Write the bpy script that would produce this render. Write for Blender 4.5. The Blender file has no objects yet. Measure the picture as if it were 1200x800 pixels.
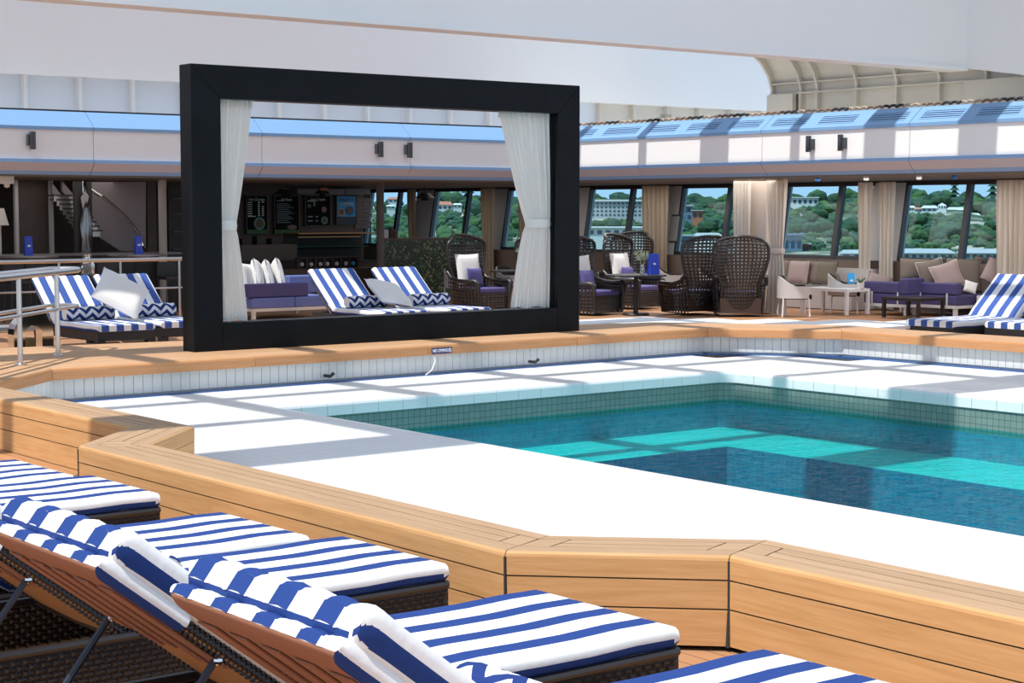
import bpy, bmesh, math, random
from mathutils import Vector, Matrix
random.seed(7)
scene = bpy.context.scene
COL = scene.collection
PI = math.pi

# ------------------------------------------------------------------ camera, sky, sun, exposure
# World axes follow the ship: +X runs along the far side of the pool, +Y away from it.
F = 2050.0; CAMH = 2.1; PITCH = math.atan(154 / F); HEAD = math.radians(38.28)
cam = bpy.data.cameras.new('camera'); cam.lens = F / 1200 * 36; cam.sensor_width = 36
cam.clip_end = 3000; cam.clip_start = .05
co = bpy.data.objects.new('camera', cam); COL.objects.link(co)
co.location = (0, 0, CAMH); co.rotation_euler = (PI / 2 - PITCH, 0, -HEAD)
scene.camera = co

w = bpy.data.worlds.new('sky'); scene.world = w; w.use_nodes = True
wn = w.node_tree; bg = wn.nodes['Background']
tcw = wn.nodes.new('ShaderNodeTexCoord'); spw = wn.nodes.new('ShaderNodeSeparateXYZ'); wn.links.new(tcw.outputs['Generated'], spw.inputs[0])
rw = wn.nodes.new('ShaderNodeValToRGB'); wn.links.new(spw.outputs[2], rw.inputs[0])      # height above the horizon -> summer sky
rw.color_ramp.elements[0].position = 0; rw.color_ramp.elements[0].color = (.48, .62, .76, 1)
rw.color_ramp.elements[1].position = 1; rw.color_ramp.elements[1].color = (.33, .41, .54, 1)
el = rw.color_ramp.elements.new(.18); el.color = (.46, .56, .69, 1)
wn.links.new(rw.outputs[0], bg.inputs[0]); bg.inputs[1].default_value = 1.35

SUN = Vector((.5, .05, -1.0)).normalized()
sl = bpy.data.lights.new('sun', 'SUN'); sl.energy = 4.3; sl.angle = math.radians(.6); sl.color = (1, .965, .9)
so = bpy.data.objects.new('sun', sl); COL.objects.link(so); so.location = (0, 0, 30)
so.rotation_euler = SUN.to_track_quat('-Z', 'Y').to_euler()
vs = scene.view_settings; vs.view_transform = 'Standard'; vs.look = 'None'; vs.gamma = 1
vs.use_curve_mapping = False; vs.exposure = 0.1

# ------------------------------------------------------------------ points of the place
HU = (math.cos(HEAD), math.sin(HEAD)); HV = (-math.sin(HEAD), math.cos(HEAD))
def _ray(px, py):
    a = (px - 600) / F; b = (400 - py) / F
    x = a; y = math.cos(PITCH) + b * math.sin(PITCH); z = -math.sin(PITCH) + b * math.cos(PITCH)
    return Vector((x * HU[0] + y * HU[1], x * HV[0] + y * HV[1], z))
def atz(px, py, z):
    r = _ray(px, py); k = (z - CAMH) / r.z; return Vector((r.x * k, r.y * k, z))
def atx(px, py, x):
    r = _ray(px, py); k = x / r.x; return Vector((x, r.y * k, CAMH + r.z * k))
def aty(px, py, y):
    r = _ray(px, py); k = y / r.y; return Vector((r.x * k, y, CAMH + r.z * k))

# ------------------------------------------------------------------ materials
MATS = {}
def mat(name, col, rough=.6, metal=0, var=0, vscale=4, bump=0, bscale=60, stretch=None, spec=.5, alpha=1, trans=0, emis=None, emis_s=1, coord='Object'):
    if name in MATS: return MATS[name]
    m = bpy.data.materials.new(name); m.use_nodes = True; MATS[name] = m
    nt = m.node_tree; b = nt.nodes['Principled BSDF']
    b.inputs['Base Color'].default_value = (*col, 1); b.inputs['Roughness'].default_value = rough
    b.inputs['Metallic'].default_value = metal; b.inputs['Specular IOR Level'].default_value = spec
    if alpha < 1: b.inputs['Alpha'].default_value = alpha
    if trans: b.inputs['Transmission Weight'].default_value = trans
    if emis:
        b.inputs['Emission Color'].default_value = (*emis, 1); b.inputs['Emission Strength'].default_value = emis_s
    if var or bump:
        tc = nt.nodes.new('ShaderNodeTexCoord'); mp = nt.nodes.new('ShaderNodeMapping')
        nt.links.new(tc.outputs[coord], mp.inputs[0])
        if stretch: mp.inputs['Scale'].default_value = stretch
        if var:
            n = nt.nodes.new('ShaderNodeTexNoise'); n.inputs['Scale'].default_value = vscale; n.inputs['Detail'].default_value = 5
            nt.links.new(mp.outputs[0], n.inputs[0])
            r = nt.nodes.new('ShaderNodeValToRGB'); r.color_ramp.elements[0].position = .3; r.color_ramp.elements[1].position = .7
            r.color_ramp.elements[0].color = (*[c * (1 - var) for c in col], 1)
            r.color_ramp.elements[1].color = (*[min(1, c * (1 + var)) for c in col], 1)
            nt.links.new(n.outputs[0], r.inputs[0]); nt.links.new(r.outputs[0], b.inputs['Base Color'])
        if bump:
            n2 = nt.nodes.new('ShaderNodeTexNoise'); n2.inputs['Scale'].default_value = bscale
            nt.links.new(mp.outputs[0], n2.inputs[0])
            bp = nt.nodes.new('ShaderNodeBump'); bp.inputs['Strength'].default_value = bump; bp.inputs['Distance'].default_value = .01
            nt.links.new(n2.outputs[0], bp.inputs['Height']); nt.links.new(bp.outputs[0], b.inputs['Normal'])
    return m

def node(nt, t, **k):
    n = nt.nodes.new(t)
    for a, v in k.items(): setattr(n, a, v)
    return n
def mathn(nt, op, a, b=None, c=None):
    n = nt.nodes.new('ShaderNodeMath'); n.operation = op
    for i, s in enumerate((a, b, c)):
        if s is None: continue
        if isinstance(s, (int, float)): n.inputs[i].default_value = s
        else: nt.links.new(s, n.inputs[i])
    return n.outputs[0]
def two_tone(name, facfn, c0, c1, rough=.8, bump=.15):
    m = bpy.data.materials.new(name); m.use_nodes = True; nt = m.node_tree; b = nt.nodes['Principled BSDF']
    uv = nt.nodes.new('ShaderNodeUVMap'); sp = nt.nodes.new('ShaderNodeSeparateXYZ'); nt.links.new(uv.outputs[0], sp.inputs[0])
    f = facfn(nt, sp.outputs[0], sp.outputs[1])
    mx = node(nt, 'ShaderNodeMix', data_type='RGBA'); nt.links.new(f, mx.inputs[0])
    mx.inputs[6].default_value = (*c0, 1); mx.inputs[7].default_value = (*c1, 1)
    nt.links.new(mx.outputs[2], b.inputs['Base Color']); b.inputs['Roughness'].default_value = rough; b.inputs['Specular IOR Level'].default_value = .25
    n = nt.nodes.new('ShaderNodeTexNoise'); n.inputs['Scale'].default_value = 18
    tc = nt.nodes.new('ShaderNodeTexCoord'); nt.links.new(tc.outputs['Object'], n.inputs[0])
    bp = nt.nodes.new('ShaderNodeBump'); bp.inputs['Strength'].default_value = bump; bp.inputs['Distance'].default_value = .02
    nt.links.new(n.outputs[0], bp.inputs['Height']); nt.links.new(bp.outputs[0], b.inputs['Normal'])
    return m
WHITE = (.86, .86, .86); BLUE = (.016, .05, .22)
def stripe_fac(nt, U, V):       # V in metres round the width of the mattress; stripes lengthwise
    ph = mathn(nt, 'FRACT', mathn(nt, 'MULTIPLY', mathn(nt, 'ADD', V, 23.2 - .10), 1 / .232))
    return mathn(nt, 'LESS_THAN', ph, .43)
def chev_fac(nt, U, V):
    tri = mathn(nt, 'ABSOLUTE', mathn(nt, 'SUBTRACT', mathn(nt, 'FRACT', mathn(nt, 'MULTIPLY', U, 1 / .21)), .5))
    s = mathn(nt, 'ADD', mathn(nt, 'MULTIPLY', V, 1 / .138), mathn(nt, 'MULTIPLY', tri, 1.5))
    return mathn(nt, 'LESS_THAN', mathn(nt, 'FRACT', mathn(nt, 'ADD', s, 10)), .5)
M_STRIPE = two_tone('striped_canvas', stripe_fac, WHITE, BLUE)
def stripe_fac2(nt, U, V):
    return mathn(nt, 'LESS_THAN', mathn(nt, 'FRACT', mathn(nt, 'MULTIPLY', mathn(nt, 'ADD', V, 23.6 - .06), 1 / .236)), .5)
M_STRIPE2 = two_tone('wide_striped_sheen_canvas', stripe_fac2, WHITE, (.05, .105, .36))  # lighter blue has the sunlit sheen of the far cloth mixed in
M_CHEV = two_tone('chevron_canvas', chev_fac, WHITE, (.014, .04, .19))

def wood(name, col, dark, var=.22):
    m = bpy.data.materials.new(name); m.use_nodes = True; nt = m.node_tree; b = nt.nodes['Principled BSDF']
    uv = nt.nodes.new('ShaderNodeUVMap'); mp = nt.nodes.new('ShaderNodeMapping'); mp.inputs['Scale'].default_value = (1.2, 22, 1)
    nt.links.new(uv.outputs[0], mp.inputs[0])
    oi = nt.nodes.new('ShaderNodeObjectInfo'); cb = nt.nodes.new('ShaderNodeCombineXYZ'); nt.links.new(oi.outputs['Random'], cb.inputs[0]); nt.links.new(oi.outputs['Random'], cb.inputs[1])
    vm = node(nt, 'ShaderNodeVectorMath', operation='MULTIPLY_ADD'); nt.links.new(cb.outputs[0], vm.inputs[0]); vm.inputs[1].default_value = (37, 91, 0); nt.links.new(mp.outputs[0], vm.inputs[2])
    n = nt.nodes.new('ShaderNodeTexNoise'); n.inputs['Scale'].default_value = 1.6; n.inputs['Detail'].default_value = 7; n.inputs['Roughness'].default_value = .62; n.inputs['Distortion'].default_value = .6
    nt.links.new(vm.outputs[0], n.inputs[0])
    r = nt.nodes.new('ShaderNodeValToRGB'); r.color_ramp.elements[0].position = .28; r.color_ramp.elements[1].position = .66
    r.color_ramp.elements[0].color = (*dark, 1); r.color_ramp.elements[1].color = (*col, 1); nt.links.new(n.outputs[0], r.inputs[0])
    hv = nt.nodes.new('ShaderNodeHueSaturation'); nt.links.new(r.outputs[0], hv.inputs['Color'])
    nt.links.new(mathn(nt, 'MULTIPLY_ADD', oi.outputs['Random'], var, 1 - var / 2), hv.inputs['Value'])
    nt.links.new(hv.outputs[0], b.inputs['Base Color']); b.inputs['Roughness'].default_value = .62; b.inputs['Specular IOR Level'].default_value = .3
    bp = nt.nodes.new('ShaderNodeBump'); bp.inputs['Strength'].default_value = .12; bp.inputs['Distance'].default_value = .01
    nt.links.new(n.outputs[0], bp.inputs['Height']); nt.links.new(bp.outputs[0], b.inputs['Normal'])
    return m
M_TEAKTOP = wood('weathered_teak', (.47, .31, .185), (.37, .23, .13), .18)
M_TEAK = wood('oiled_teak', (.64, .365, .165), (.51, .27, .105), .12)
M_TEAKB = wood('reddish_teak', (.60, .30, .14), (.50, .23, .09), .1)
M_TEAKBT = wood('pale_teak_top', (.56, .34, .19), (.47, .27, .14), .1)
M_DECK = wood('deck_teak', (.50, .26, .125), (.38, .19, .085), .2)
M_CAULK = mat('black_caulk', (.03, .028, .025), .8)
M_WHITE = mat('white_paint', (.78, .78, .78), .45, var=.02, vscale=.6)
M_HULL = mat('white_hull_paint', (.90, .89, .89), .4, var=.015, vscale=.3, bump=.05, bscale=.8)
M_CREAM = mat('cream_paint', (.66, .62, .55), .55, var=.06, vscale=1.2)
M_SKYBLUE = mat('pale_blue_paint', (.20, .37, .62), .42)
M_BLUETRIM = mat('blue_trim_paint', (.24, .42, .70), .5)
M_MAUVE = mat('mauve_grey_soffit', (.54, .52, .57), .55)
M_BLACKLAC = mat('black_lacquer', (.006, .007, .009), .35, var=.2, vscale=3, spec=.12)
M_SHEER = mat('white_curtain_cloth', (.88, .89, .87), .9)
_n = M_SHEER.node_tree; _t = _n.nodes.new('ShaderNodeBsdfTranslucent'); _t.inputs[0].default_value = (.95, .95, .92, 1); _m = _n.nodes.new('ShaderNodeMixShader'); _m.inputs[0].default_value = .45
_n.links.new(_n.nodes['Principled BSDF'].outputs[0], _m.inputs[1]); _n.links.new(_t.outputs[0], _m.inputs[2]); _n.links.new(_m.outputs[0], _n.nodes['Material Output'].inputs[0])
M_BEIGE = mat('beige_curtain_cloth', (.60, .55, .49), .9)
M_BEIGELIT = mat('lit_beige_curtain_cloth', (.80, .74, .66), .9)  # paler copy of the beige cloth, outside light put into its colour
M_BROWNC = mat('brown_curtain_cloth', (.34, .27, .20), .9)
M_GREY = mat('grey_pier_panel', (.58, .58, .59), .6)
M_DARK = mat('dark_interior', (.028, .024, .023), .6)
M_DARKBR = mat('dark_brown_panel', (.075, .052, .045), .5, var=.15, vscale=3)
M_FRAME = mat('dark_window_frame', (.035, .035, .037), .35)
M_STEEL = mat('brushed_steel', (.62, .62, .62), .25, metal=1)
M_CHROME = mat('chrome', (.8, .8, .8), .08, metal=1)
M_WICK = mat('black_wicker', (.022, .019, .02), .35, spec=.6)
M_WICKB = mat('brown_wicker', (.05, .03, .02), .4)
M_WICKW = mat('bounce_lit_wicker', (.42, .17, .05), .5)  # orange bounce from the deck is put into this weave colour
M_STRAP = mat('brown_canvas_backing', (.30, .13, .075), .85)
M_NAVY = mat('navy_upholstery', (.075, .065, .19), .75, bump=.1, bscale=200)
M_BLUEV = mat('blue_upholstery', (.13, .17, .42), .6)
M_PURPLE = mat('purple_cushion_cloth', (.10, .085, .26), .7)
M_PILLOW = mat('white_pillow_cloth', (.82, .81, .79), .9)
M_TAUPE = mat('taupe_pillow_cloth', (.20, .165, .14), .85)
M_LILAC = mat('lilac_brown_pillow_cloth', (.36, .28, .27), .85, var=.1, vscale=60)
M_PIPING = mat('black_piping', (.02, .02, .02), .6)
M_WMETAL = mat('white_metal', (.74, .74, .76), .35)
M_WMESH = mat('white_sling_cloth', (.80, .82, .84), .6)
M_BLACKW = mat('black_wood', (.02, .019, .02), .5)
M_TILE = mat('white_glazed_tile', (.72, .73, .70), .25)
M_COPE = mat('white_coping_tile', (.80, .82, .83), .25)
M_GROUT = mat('grey_grout', (.42, .44, .45), .8)
M_BLUEG = mat('blue_glazed_tile', (.03, .10, .30), .25)
M_MENU = mat('blue_menu_card', (.03, .07, .55), .4)
M_MENUC = mat('light_blue_card', (.02, .36, .8), .4)

# ------------------------------------------------------------------ mesh building
class MB:
    def __init__(s): s.v = []; s.f = []; s.u = []; s.m = []
    def face(s, ps, uvs=None, m=0):
        i = len(s.v); s.v += [tuple(p) for p in ps]; s.f.append(tuple(range(i, i + len(ps))))
        s.u.append(uvs); s.m.append(m)
    def box(s, a, b, m=0):
        x0, y0, z0 = a; x1, y1, z1 = b
        i = len(s.v)
        s.v += [(x0, y0, z0), (x1, y0, z0), (x1, y1, z0), (x0, y1, z0), (x0, y0, z1), (x1, y0, z1), (x1, y1, z1), (x0, y1, z1)]
        for f in ((0, 3, 2, 1), (4, 5, 6, 7), (0, 1, 5, 4), (1, 2, 6, 5), (2, 3, 7, 6), (3, 0, 4, 7)):
            s.f.append(tuple(i + k for k in f)); s.u.append(None); s.m.append(m)
        return s
    def prism(s, poly, z0, z1, m=0):
        n = len(poly); i = len(s.v)
        s.v += [(p[0], p[1], z0) for p in poly] + [(p[0], p[1], z1) for p in poly]
        area = sum(poly[k][0] * poly[(k + 1) % n][1] - poly[(k + 1) % n][0] * poly[k][1] for k in range(n))
        o = list(range(n))
        if area < 0: o.reverse()
        fs = [tuple(i + n + k for k in o), tuple(i + k for k in reversed(o))]
        for k in range(n):
            a, b = o[k], o[(k + 1) % n]; fs.append((i + a, i + b, i + n + b, i + n + a))
        for f in fs: s.f.append(f); s.u.append(None); s.m.append(m)
        return s
    def loft(s, rings, closed=True, caps=True, m=0, uv=False):
        # rings: lists of points, same length
        n = len(rings[0]); i = len(s.v)
        for r in rings: s.v += [tuple(p) for p in r]
        kk = n if closed else n - 1
        us = [0.0]
        for a in range(1, len(rings)): us.append(us[-1] + (Vector(rings[a][0]) - Vector(rings[a - 1][0])).length)
        vs_ = [0.0]
        mid = rings[len(rings) // 2]
        for b in range(1, n + 1): vs_.append(vs_[-1] + (Vector(mid[b % n]) - Vector(mid[b - 1])).length)
        for a in range(len(rings) - 1):
            for b in range(kk):
                c = (b + 1) % n
                s.f.append((i + a * n + b, i + (a + 1) * n + b, i + (a + 1) * n + c, i + a * n + c))
                s.u.append([(us[a], vs_[b]), (us[a + 1], vs_[b]), (us[a + 1], vs_[b + 1]), (us[a], vs_[b + 1])] if uv else None); s.m.append(m)
        if caps and closed:
            s.f.append(tuple(i + k for k in range(n))); s.u.append([(0, 0)] * n if uv else None); s.m.append(m)
            s.f.append(tuple(i + (len(rings) - 1) * n + k for k in reversed(range(n)))); s.u.append([(0, 0)] * n if uv else None); s.m.append(m)
        return s
    def tube(s, pts, r, n=8, m=0, closed=False):
        pts = [Vector(p) for p in pts]; rings = []
        up = Vector((0, 0, 1)); N = len(pts)
        t0 = (pts[1] - pts[0]).normalized()
        if abs(t0.dot(up)) > .95: up = Vector((1, 0, 0))
        nrm = (up - t0 * up.dot(t0)).normalized()
        for k in range(N):
            if closed: t = pts[(k + 1) % N] - pts[k - 1]
            else: t = pts[min(k + 1, N - 1)] - pts[max(k - 1, 0)]
            t.normalize(); nrm = (nrm - t * nrm.dot(t)).normalized(); bn = t.cross(nrm)
            rr = r[k] if isinstance(r, (list, tuple)) else r
            rings.append([pts[k] + (nrm * math.cos(2 * PI * j / n) - bn * math.sin(2 * PI * j / n)) * rr for j in range(n)])
        if closed: rings.append(rings[0]); s.loft(rings, caps=False, m=m)
        else: s.loft(rings, m=m)
        return s
    def lathe(s, prof, n=16, c=(0, 0, 0), m=0):
        rings = [[(c[0] + r * math.cos(2 * PI * j / n), c[1] + r * math.sin(2 * PI * j / n), c[2] + z) for j in range(n)] for r, z in prof]
        return s.loft(rings, m=m)
    def ball(s, c, r, n=6, m=0, sz=1):
        rings = []
        for a in range(1, n):
            t = PI * a / n
            rings.append([(c[0] + r * math.sin(t) * math.cos(2 * PI * j / n), c[1] + r * math.sin(t) * math.sin(2 * PI * j / n), c[2] - r * sz * math.cos(t)) for j in range(n)])
        return s.loft(rings, m=m)
    def grid(s, fn, nu, nv, m=0, uvs=None):
        i = len(s.v)
        for a in range(nu + 1):
            for b in range(nv + 1): s.v.append(tuple(fn(a / nu, b / nv)))
        for a in range(nu):
            for b in range(nv):
                s.f.append((i + a * (nv + 1) + b, i + (a + 1) * (nv + 1) + b, i + (a + 1) * (nv + 1) + b + 1, i + a * (nv + 1) + b + 1))
                s.u.append([uvs(a / nu, b / nv), uvs((a + 1) / nu, b / nv), uvs((a + 1) / nu, (b + 1) / nv), uvs(a / nu, (b + 1) / nv)] if uvs else None); s.m.append(m)
        return s
    def data(s, name, ms, smooth=False):
        me = bpy.data.meshes.new(name); me.from_pydata(s.v, [], s.f)
        if not isinstance(ms, (list, tuple)): ms = [ms]
        for x in ms: me.materials.append(x)
        if any(s.m): me.polygons.foreach_set('material_index', s.m)
        if any(u is not None for u in s.u):
            l = me.uv_layers.new(name='UVMap'); k = 0
            for u, f in zip(s.u, s.f):
                for q in range(len(f)):
                    if u is not None: l.data[k].uv = u[q]
                    k += 1
        if smooth: me.polygons.foreach_set('use_smooth', [True] * len(s.f)); me.set_sharp_from_angle(angle=.9)
        me.update(); return me
    def build(s, name, ms, parent=None, smooth=False, loc=None, rz=0):
        o = bpy.data.objects.new(name, s.data(name, ms, smooth)); COL.objects.link(o)
        if parent: o.parent = parent
        if loc: o.location = loc
        if rz: o.rotation_euler = (0, 0, rz)
        return o

def tag(o, label, cat, group=None, kind=None):
    if label: o['label'] = label
    if cat: o['category'] = cat
    if group: o['group'] = group
    if kind: o['kind'] = kind
    return o
def thing(name, label, cat, loc=(0, 0, 0), rz=0, group=None):
    o = bpy.data.objects.new(name, None); COL.objects.link(o); o.empty_display_size = .1
    o.location = loc; o.rotation_euler = (0, 0, rz); return tag(o, label, cat, group)
def struct(o, kind='structure'): o['kind'] = kind; return o
def root(name, loc=(0, 0, 0)):
    o = bpy.data.objects.new(name, None); COL.objects.link(o); o.location = loc; o['kind'] = 'structure'; return o
def link(name, me, parent=None, loc=None, rot=None, scale=None):
    o = bpy.data.objects.new(name, me); COL.objects.link(o)
    if parent: o.parent = parent
    if loc: o.location = loc
    if rot: o.rotation_euler = rot
    if scale: o.scale = scale
    return o
KIDS = {}
def copy_tree(o, parent=None, kids=None):
    if kids is None:
        kids = {}
        for q in bpy.data.objects:
            if q.parent: kids.setdefault(q.parent.name, []).append(q)
    c = o.copy(); COL.objects.link(c); c.parent = parent
    for ch in kids.get(o.name, []): copy_tree(ch, c, kids)
    return c
def place_copy(proto, loc, rz, label, group, scale=None):
    c = copy_tree(proto); c.location = loc; c.rotation_euler = (0, 0, rz); c['label'] = label
    if group: c['group'] = group
    if scale: c.scale = scale
    return c
def bevel(o, wd=.01, seg=2):
    b = o.modifiers.new('bevel', 'BEVEL'); b.width = wd; b.segments = seg; b.limit_method = 'ANGLE'; return o

# ================================================================== SETTING
ZW = .08                         # wading deck level
POOL = (9.15, 2.0, 15.72, 15.55) # x0 y0 x1 y1 of the water basin
ZP = -.27                        # water level

# --- main deck (caulked teak drawn by the material beyond the nearest strip)
def deck_material():
    m = bpy.data.materials.new('caulked_deck'); m.use_nodes = True; nt = m.node_tree; b = nt.nodes['Principled BSDF']
    tc = nt.nodes.new('ShaderNodeTexCoord'); sp = nt.nodes.new('ShaderNodeSeparateXYZ'); nt.links.new(tc.outputs['Object'], sp.inputs[0])
    ph = mathn(nt, 'FRACT', mathn(nt, 'MULTIPLY', sp.outputs[0], 1 / .12))
    ln = mathn(nt, 'LESS_THAN', ph, .05)
    n = nt.nodes.new('ShaderNodeTexNoise'); n.inputs['Scale'].default_value = 1.4; n.inputs['Detail'].default_value = 5; nt.links.new(tc.outputs['Object'], n.inputs[0])
    r = nt.nodes.new('ShaderNodeValToRGB'); r.color_ramp.elements[0].color = (.34, .16, .08, 1); r.color_ramp.elements[1].color = (.50, .27, .14, 1)
    nt.links.new(n.outputs[0], r.inputs[0])
    mx = node(nt, 'ShaderNodeMix', data_type='RGBA'); nt.links.new(ln, mx.inputs[0]); nt.links.new(r.outputs[0], mx.inputs[6]); mx.inputs[7].default_value = (.05, .04, .03, 1)
    nt.links.new(mx.outputs[2], b.inputs['Base Color']); b.inputs['Roughness'].default_value = .6
    return m
M_DECKFAR = deck_material()
fl = MB()
for a, b in (((-14, -6, -.3), (5.15, 50, -.02)), ((5.15, 16.2, -.3), (32, 50, -.02)), ((18.9, -6, -.3), (32, 16.2, -.02)), ((5.15, -6, -.3), (6.2, 16.2, -.02))): fl.box(a, b)
floor = struct(fl.build('floor', M_DECKFAR))
floor['label'] = 'caulked teak deck'
pl = MB(); pl.box((-.056, 0, -.02), (.056, 1, .0), 0)
# near strip of deck: real boards
def board(nm, parent, a, b, wd, z0, z1, m=M_DECK):
    q = MB(); d = (Vector(b) - Vector(a)); L = d.length; t = d / L; nn = Vector((-t.y, t.x, 0)) * wd / 2
    A, B = Vector(a), Vector(b)
    P = [A - nn, B - nn, B + nn, A + nn]
    UV = [(0, 0), (L, 0), (L, wd), (0, wd)]
    q.face([(p.x, p.y, z1) for p in P], UV)
    for i in range(4):
        j = (i + 1) % 4; q.face([(P[i].x, P[i].y, z0), (P[j].x, P[j].y, z0), (P[j].x, P[j].y, z1), (P[i].x, P[i].y, z1)], [(0, 0), (L, 0), (L, .05), (0, .05)])
    return q.build(nm, m, parent)
for i in range(34):
    x = 1.1 + i * .12
    y0, y1 = 1.5, 11.0
    cuts = [y0, y0 + 2 + (i * 1.37) % 3, y0 + 5.6 + (i * .77) % 2, y1]
    for a, b in zip(cuts, cuts[1:]):
        board('plank', floor, (x, a + .002, 0), (x, b - .002, 0), .114, -.02, 0)
for i in range(11):               # boards that frame the recess of the bench
    x = 5.18 + i * .12 - .0
    if x < 5.95: board('plank', floor, (x, 1.5, 0), (x, 5.84 - (x - 5.2) - .06, 0), .114, -.02, 0)
for i in range(7):
    x = 5.18 + i * .12
    board('plank', floor, (x, 11.62 + (x - 5.2) + .05, 0), (x, 17, 0), .114, -.02, 0)

# --- bench walls of teak boards: outer line (towards the loungers), inner line (towards the pool)
OUT = [(5.93, 19.2), (5.93, 12.24), (5.18, 11.50), (5.18, 6.62), (5.95, 5.86), (5.95, 1.0)]
INN = [(6.35, 16.1), (6.35, 11.98), (5.62, 11.25), (5.62, 6.80), (6.41, 6.03), (6.41, 1.0)]
def lerp(a, b, t): return (a[0] + (b[0] - a[0]) * t, a[1] + (b[1] - a[1]) * t)
def plank_poly(nm, parent, poly, z0, z1, mt, gap=.005):
    # poly ordered a,b (front edge) c,d (rear edge); shrink by gap
    cx = sum(p[0] for p in poly) / 4; cy = sum(p[1] for p in poly) / 4
    L = math.dist(poly[0], poly[1]); t = ((poly[1][0] - poly[0][0]) / L, (poly[1][1] - poly[0][1]) / L)
    n = (-t[1], t[0]); P = []
    for i, p in enumerate(poly):
        q = poly[i]; sx = gap if i in (0, 3) else -gap
        dn = (p[0] - cx) * n[0] + (p[1] - cy) * n[1]; sn = -gap if dn > 0 else gap
        P.append((p[0] + t[0] * sx + n[0] * sn, p[1] + t[1] * sx + n[1] * sn))
    q = MB(); W = math.dist(poly[0], poly[3])
    uvs = [((p[0] - P[0][0]) * t[0] + (p[1] - P[0][1]) * t[1], abs((p[0] - P[0][0]) * n[0] + (p[1] - P[0][1]) * n[1])) for p in P]
    area = sum(P[k][0] * P[(k + 1) % 4][1] - P[(k + 1) % 4][0] * P[k][1] for k in range(4))
    o = [0, 1, 2, 3] if area > 0 else [3, 2, 1, 0]
    q.face([(P[k][0], P[k][1], z1) for k in o], [uvs[k] for k in o])
    for k in range(4):
        a, b = o[k], o[(k + 1) % 4]; LL = math.dist(P[a], P[b])
        q.face([(P[a][0], P[a][1], z0), (P[b][0], P[b][1], z0), (P[b][0], P[b][1], z1), (P[a][0], P[a][1], z1)], [(0, 0), (LL, 0), (LL, z1 - z0), (0, z1 - z0)])
    return q.build(nm, mt, parent)
def nosing(nm, parent, A0, B0, A1, B1, z0, z1, run, mt, mt2, r=.028):
    # A0->B0: outer edge; A1->B1: the same edge moved inwards by 'run' (mitred ends)
    prof = [(0, z0), (0, z1 - r), (.12, z1 - r * .45), (.35, z1 - r * .12), (.7, z1), (1.0, z1)]
    k = r / run
    pr = [(0, z0), (0, z1 - r), (k * .13, z1 - r * .5), (k * .5, z1 - r * .13), (k, z1), (1, z1)]
    q = MB(); L = math.dist(A0, B0); g = .003 / L
    v = 0; prev = None; rows = []
    for s, z in pr:
        a = lerp(A0, A1, s); b = lerp(B0, B1, s); a2 = lerp(a, b, g); b2 = lerp(b, a, g)
        if prev: v += math.hypot((s - prev[0]) * run, z - prev[1])
        prev = (s, z); rows.append(((a2[0], a2[1], z), (b2[0], b2[1], z), v))
    for i in range(len(rows) - 1):
        a, b, v0 = rows[i]; c, d, v1 = rows[i + 1]
        q.face([a, b, d, c], [(0, v0), (L, v0), (L, v1), (0, v1)], 0 if i < 3 else 1)
    q.face([rows[i][0] for i in reversed(range(len(rows)))], [(0, 0)] * len(rows)); q.face([rows[i][1] for i in range(len(rows))], [(0, 0)] * len(rows))
    return q.build(nm, [mt, mt2], parent)
def bench(parent, out, inn, outer_rows=((.006, .181), (.189, .323)), inner_rows=((.08, .2), (.205, .327)), strips=4, ends=.16):
    core = MB()
    for i in range(len(out) - 1):
        a, b, c, d = out[i], out[i + 1], inn[i + 1], inn[i]
        e = .02
        A, B = lerp(a, d, .05), lerp(b, c, .05); C, D = lerp(c, b, .05), lerp(d, a, .05)
        core.prism([A, B, C, D], 0, .438)
        L = math.dist(a, b); wl = math.dist(a, d); n = strips
        f0 = .12 / .44
        # nosings both sides
        nosing('nosing_board', parent, a, b, lerp(a, d, f0), lerp(b, c, f0), .331, .45, .12, M_TEAK, M_TEAKTOP)
        nosing('nosing_board', parent, c, d, lerp(c, b, f0), lerp(d, a, f0), .331, .45, .12, M_TEAK, M_TEAKTOP)
        # top boards between the nosings
        a1, b1, c1, d1 = lerp(a, d, f0), lerp(b, c, f0), lerp(c, b, f0), lerp(d, a, f0)
        t0 = min(.3, ends / L); t1 = 1 - t0
        q0, q1, r0, r1 = lerp(a1, b1, t0), lerp(a1, b1, t1), lerp(d1, c1, t0), lerp(d1, c1, t1)
        plank_poly('top_board', parent, [a1, q0, r0, d1], .425, .45, M_TEAKTOP)
        plank_poly('top_board', parent, [q1, b1, c1, r1], .425, .45, M_TEAKTOP)
        for k in range(strips - 2):
            s0, s1 = k / (strips - 2), (k + 1) / (strips - 2)
            nseg = max(1, int(L / 2.6))
            for j in range(nseg):
                u0, u1 = j / nseg, (j + 1) / nseg
                P0, P1 = lerp(q0, q1, u0), lerp(q0, q1, u1); R0, R1 = lerp(r0, r1, u0), lerp(r0, r1, u1)
                plank_poly('top_board', parent, [lerp(P0, R0, s0), lerp(P1, R1, s0), lerp(P1, R1, s1), lerp(P0, R0, s1)], .425, .45, M_TEAKTOP)
        for z0, z1 in outer_rows:
            plank_poly('side_board', parent, [lerp(a, b, .004 / L), lerp(b, a, .004 / L), lerp(b, c, .06), lerp(a, d, .06)], z0, z1, M_TEAK, .001)
        for z0, z1 in inner_rows:
            plank_poly('side_board', parent, [lerp(d, c, .004 / L), lerp(c, d, .004 / L), lerp(c, b, .06), lerp(d, a, .06)], z0, z1, M_TEAK, .001)
    core.build('caulked_core', M_CAULK, parent)
bt = thing('bench_wall', 'low zigzag bench wall clad in teak boards between the striped loungers and pool', 'bench', (0, 0, 0))
bench(bt, OUT, INN)
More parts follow.
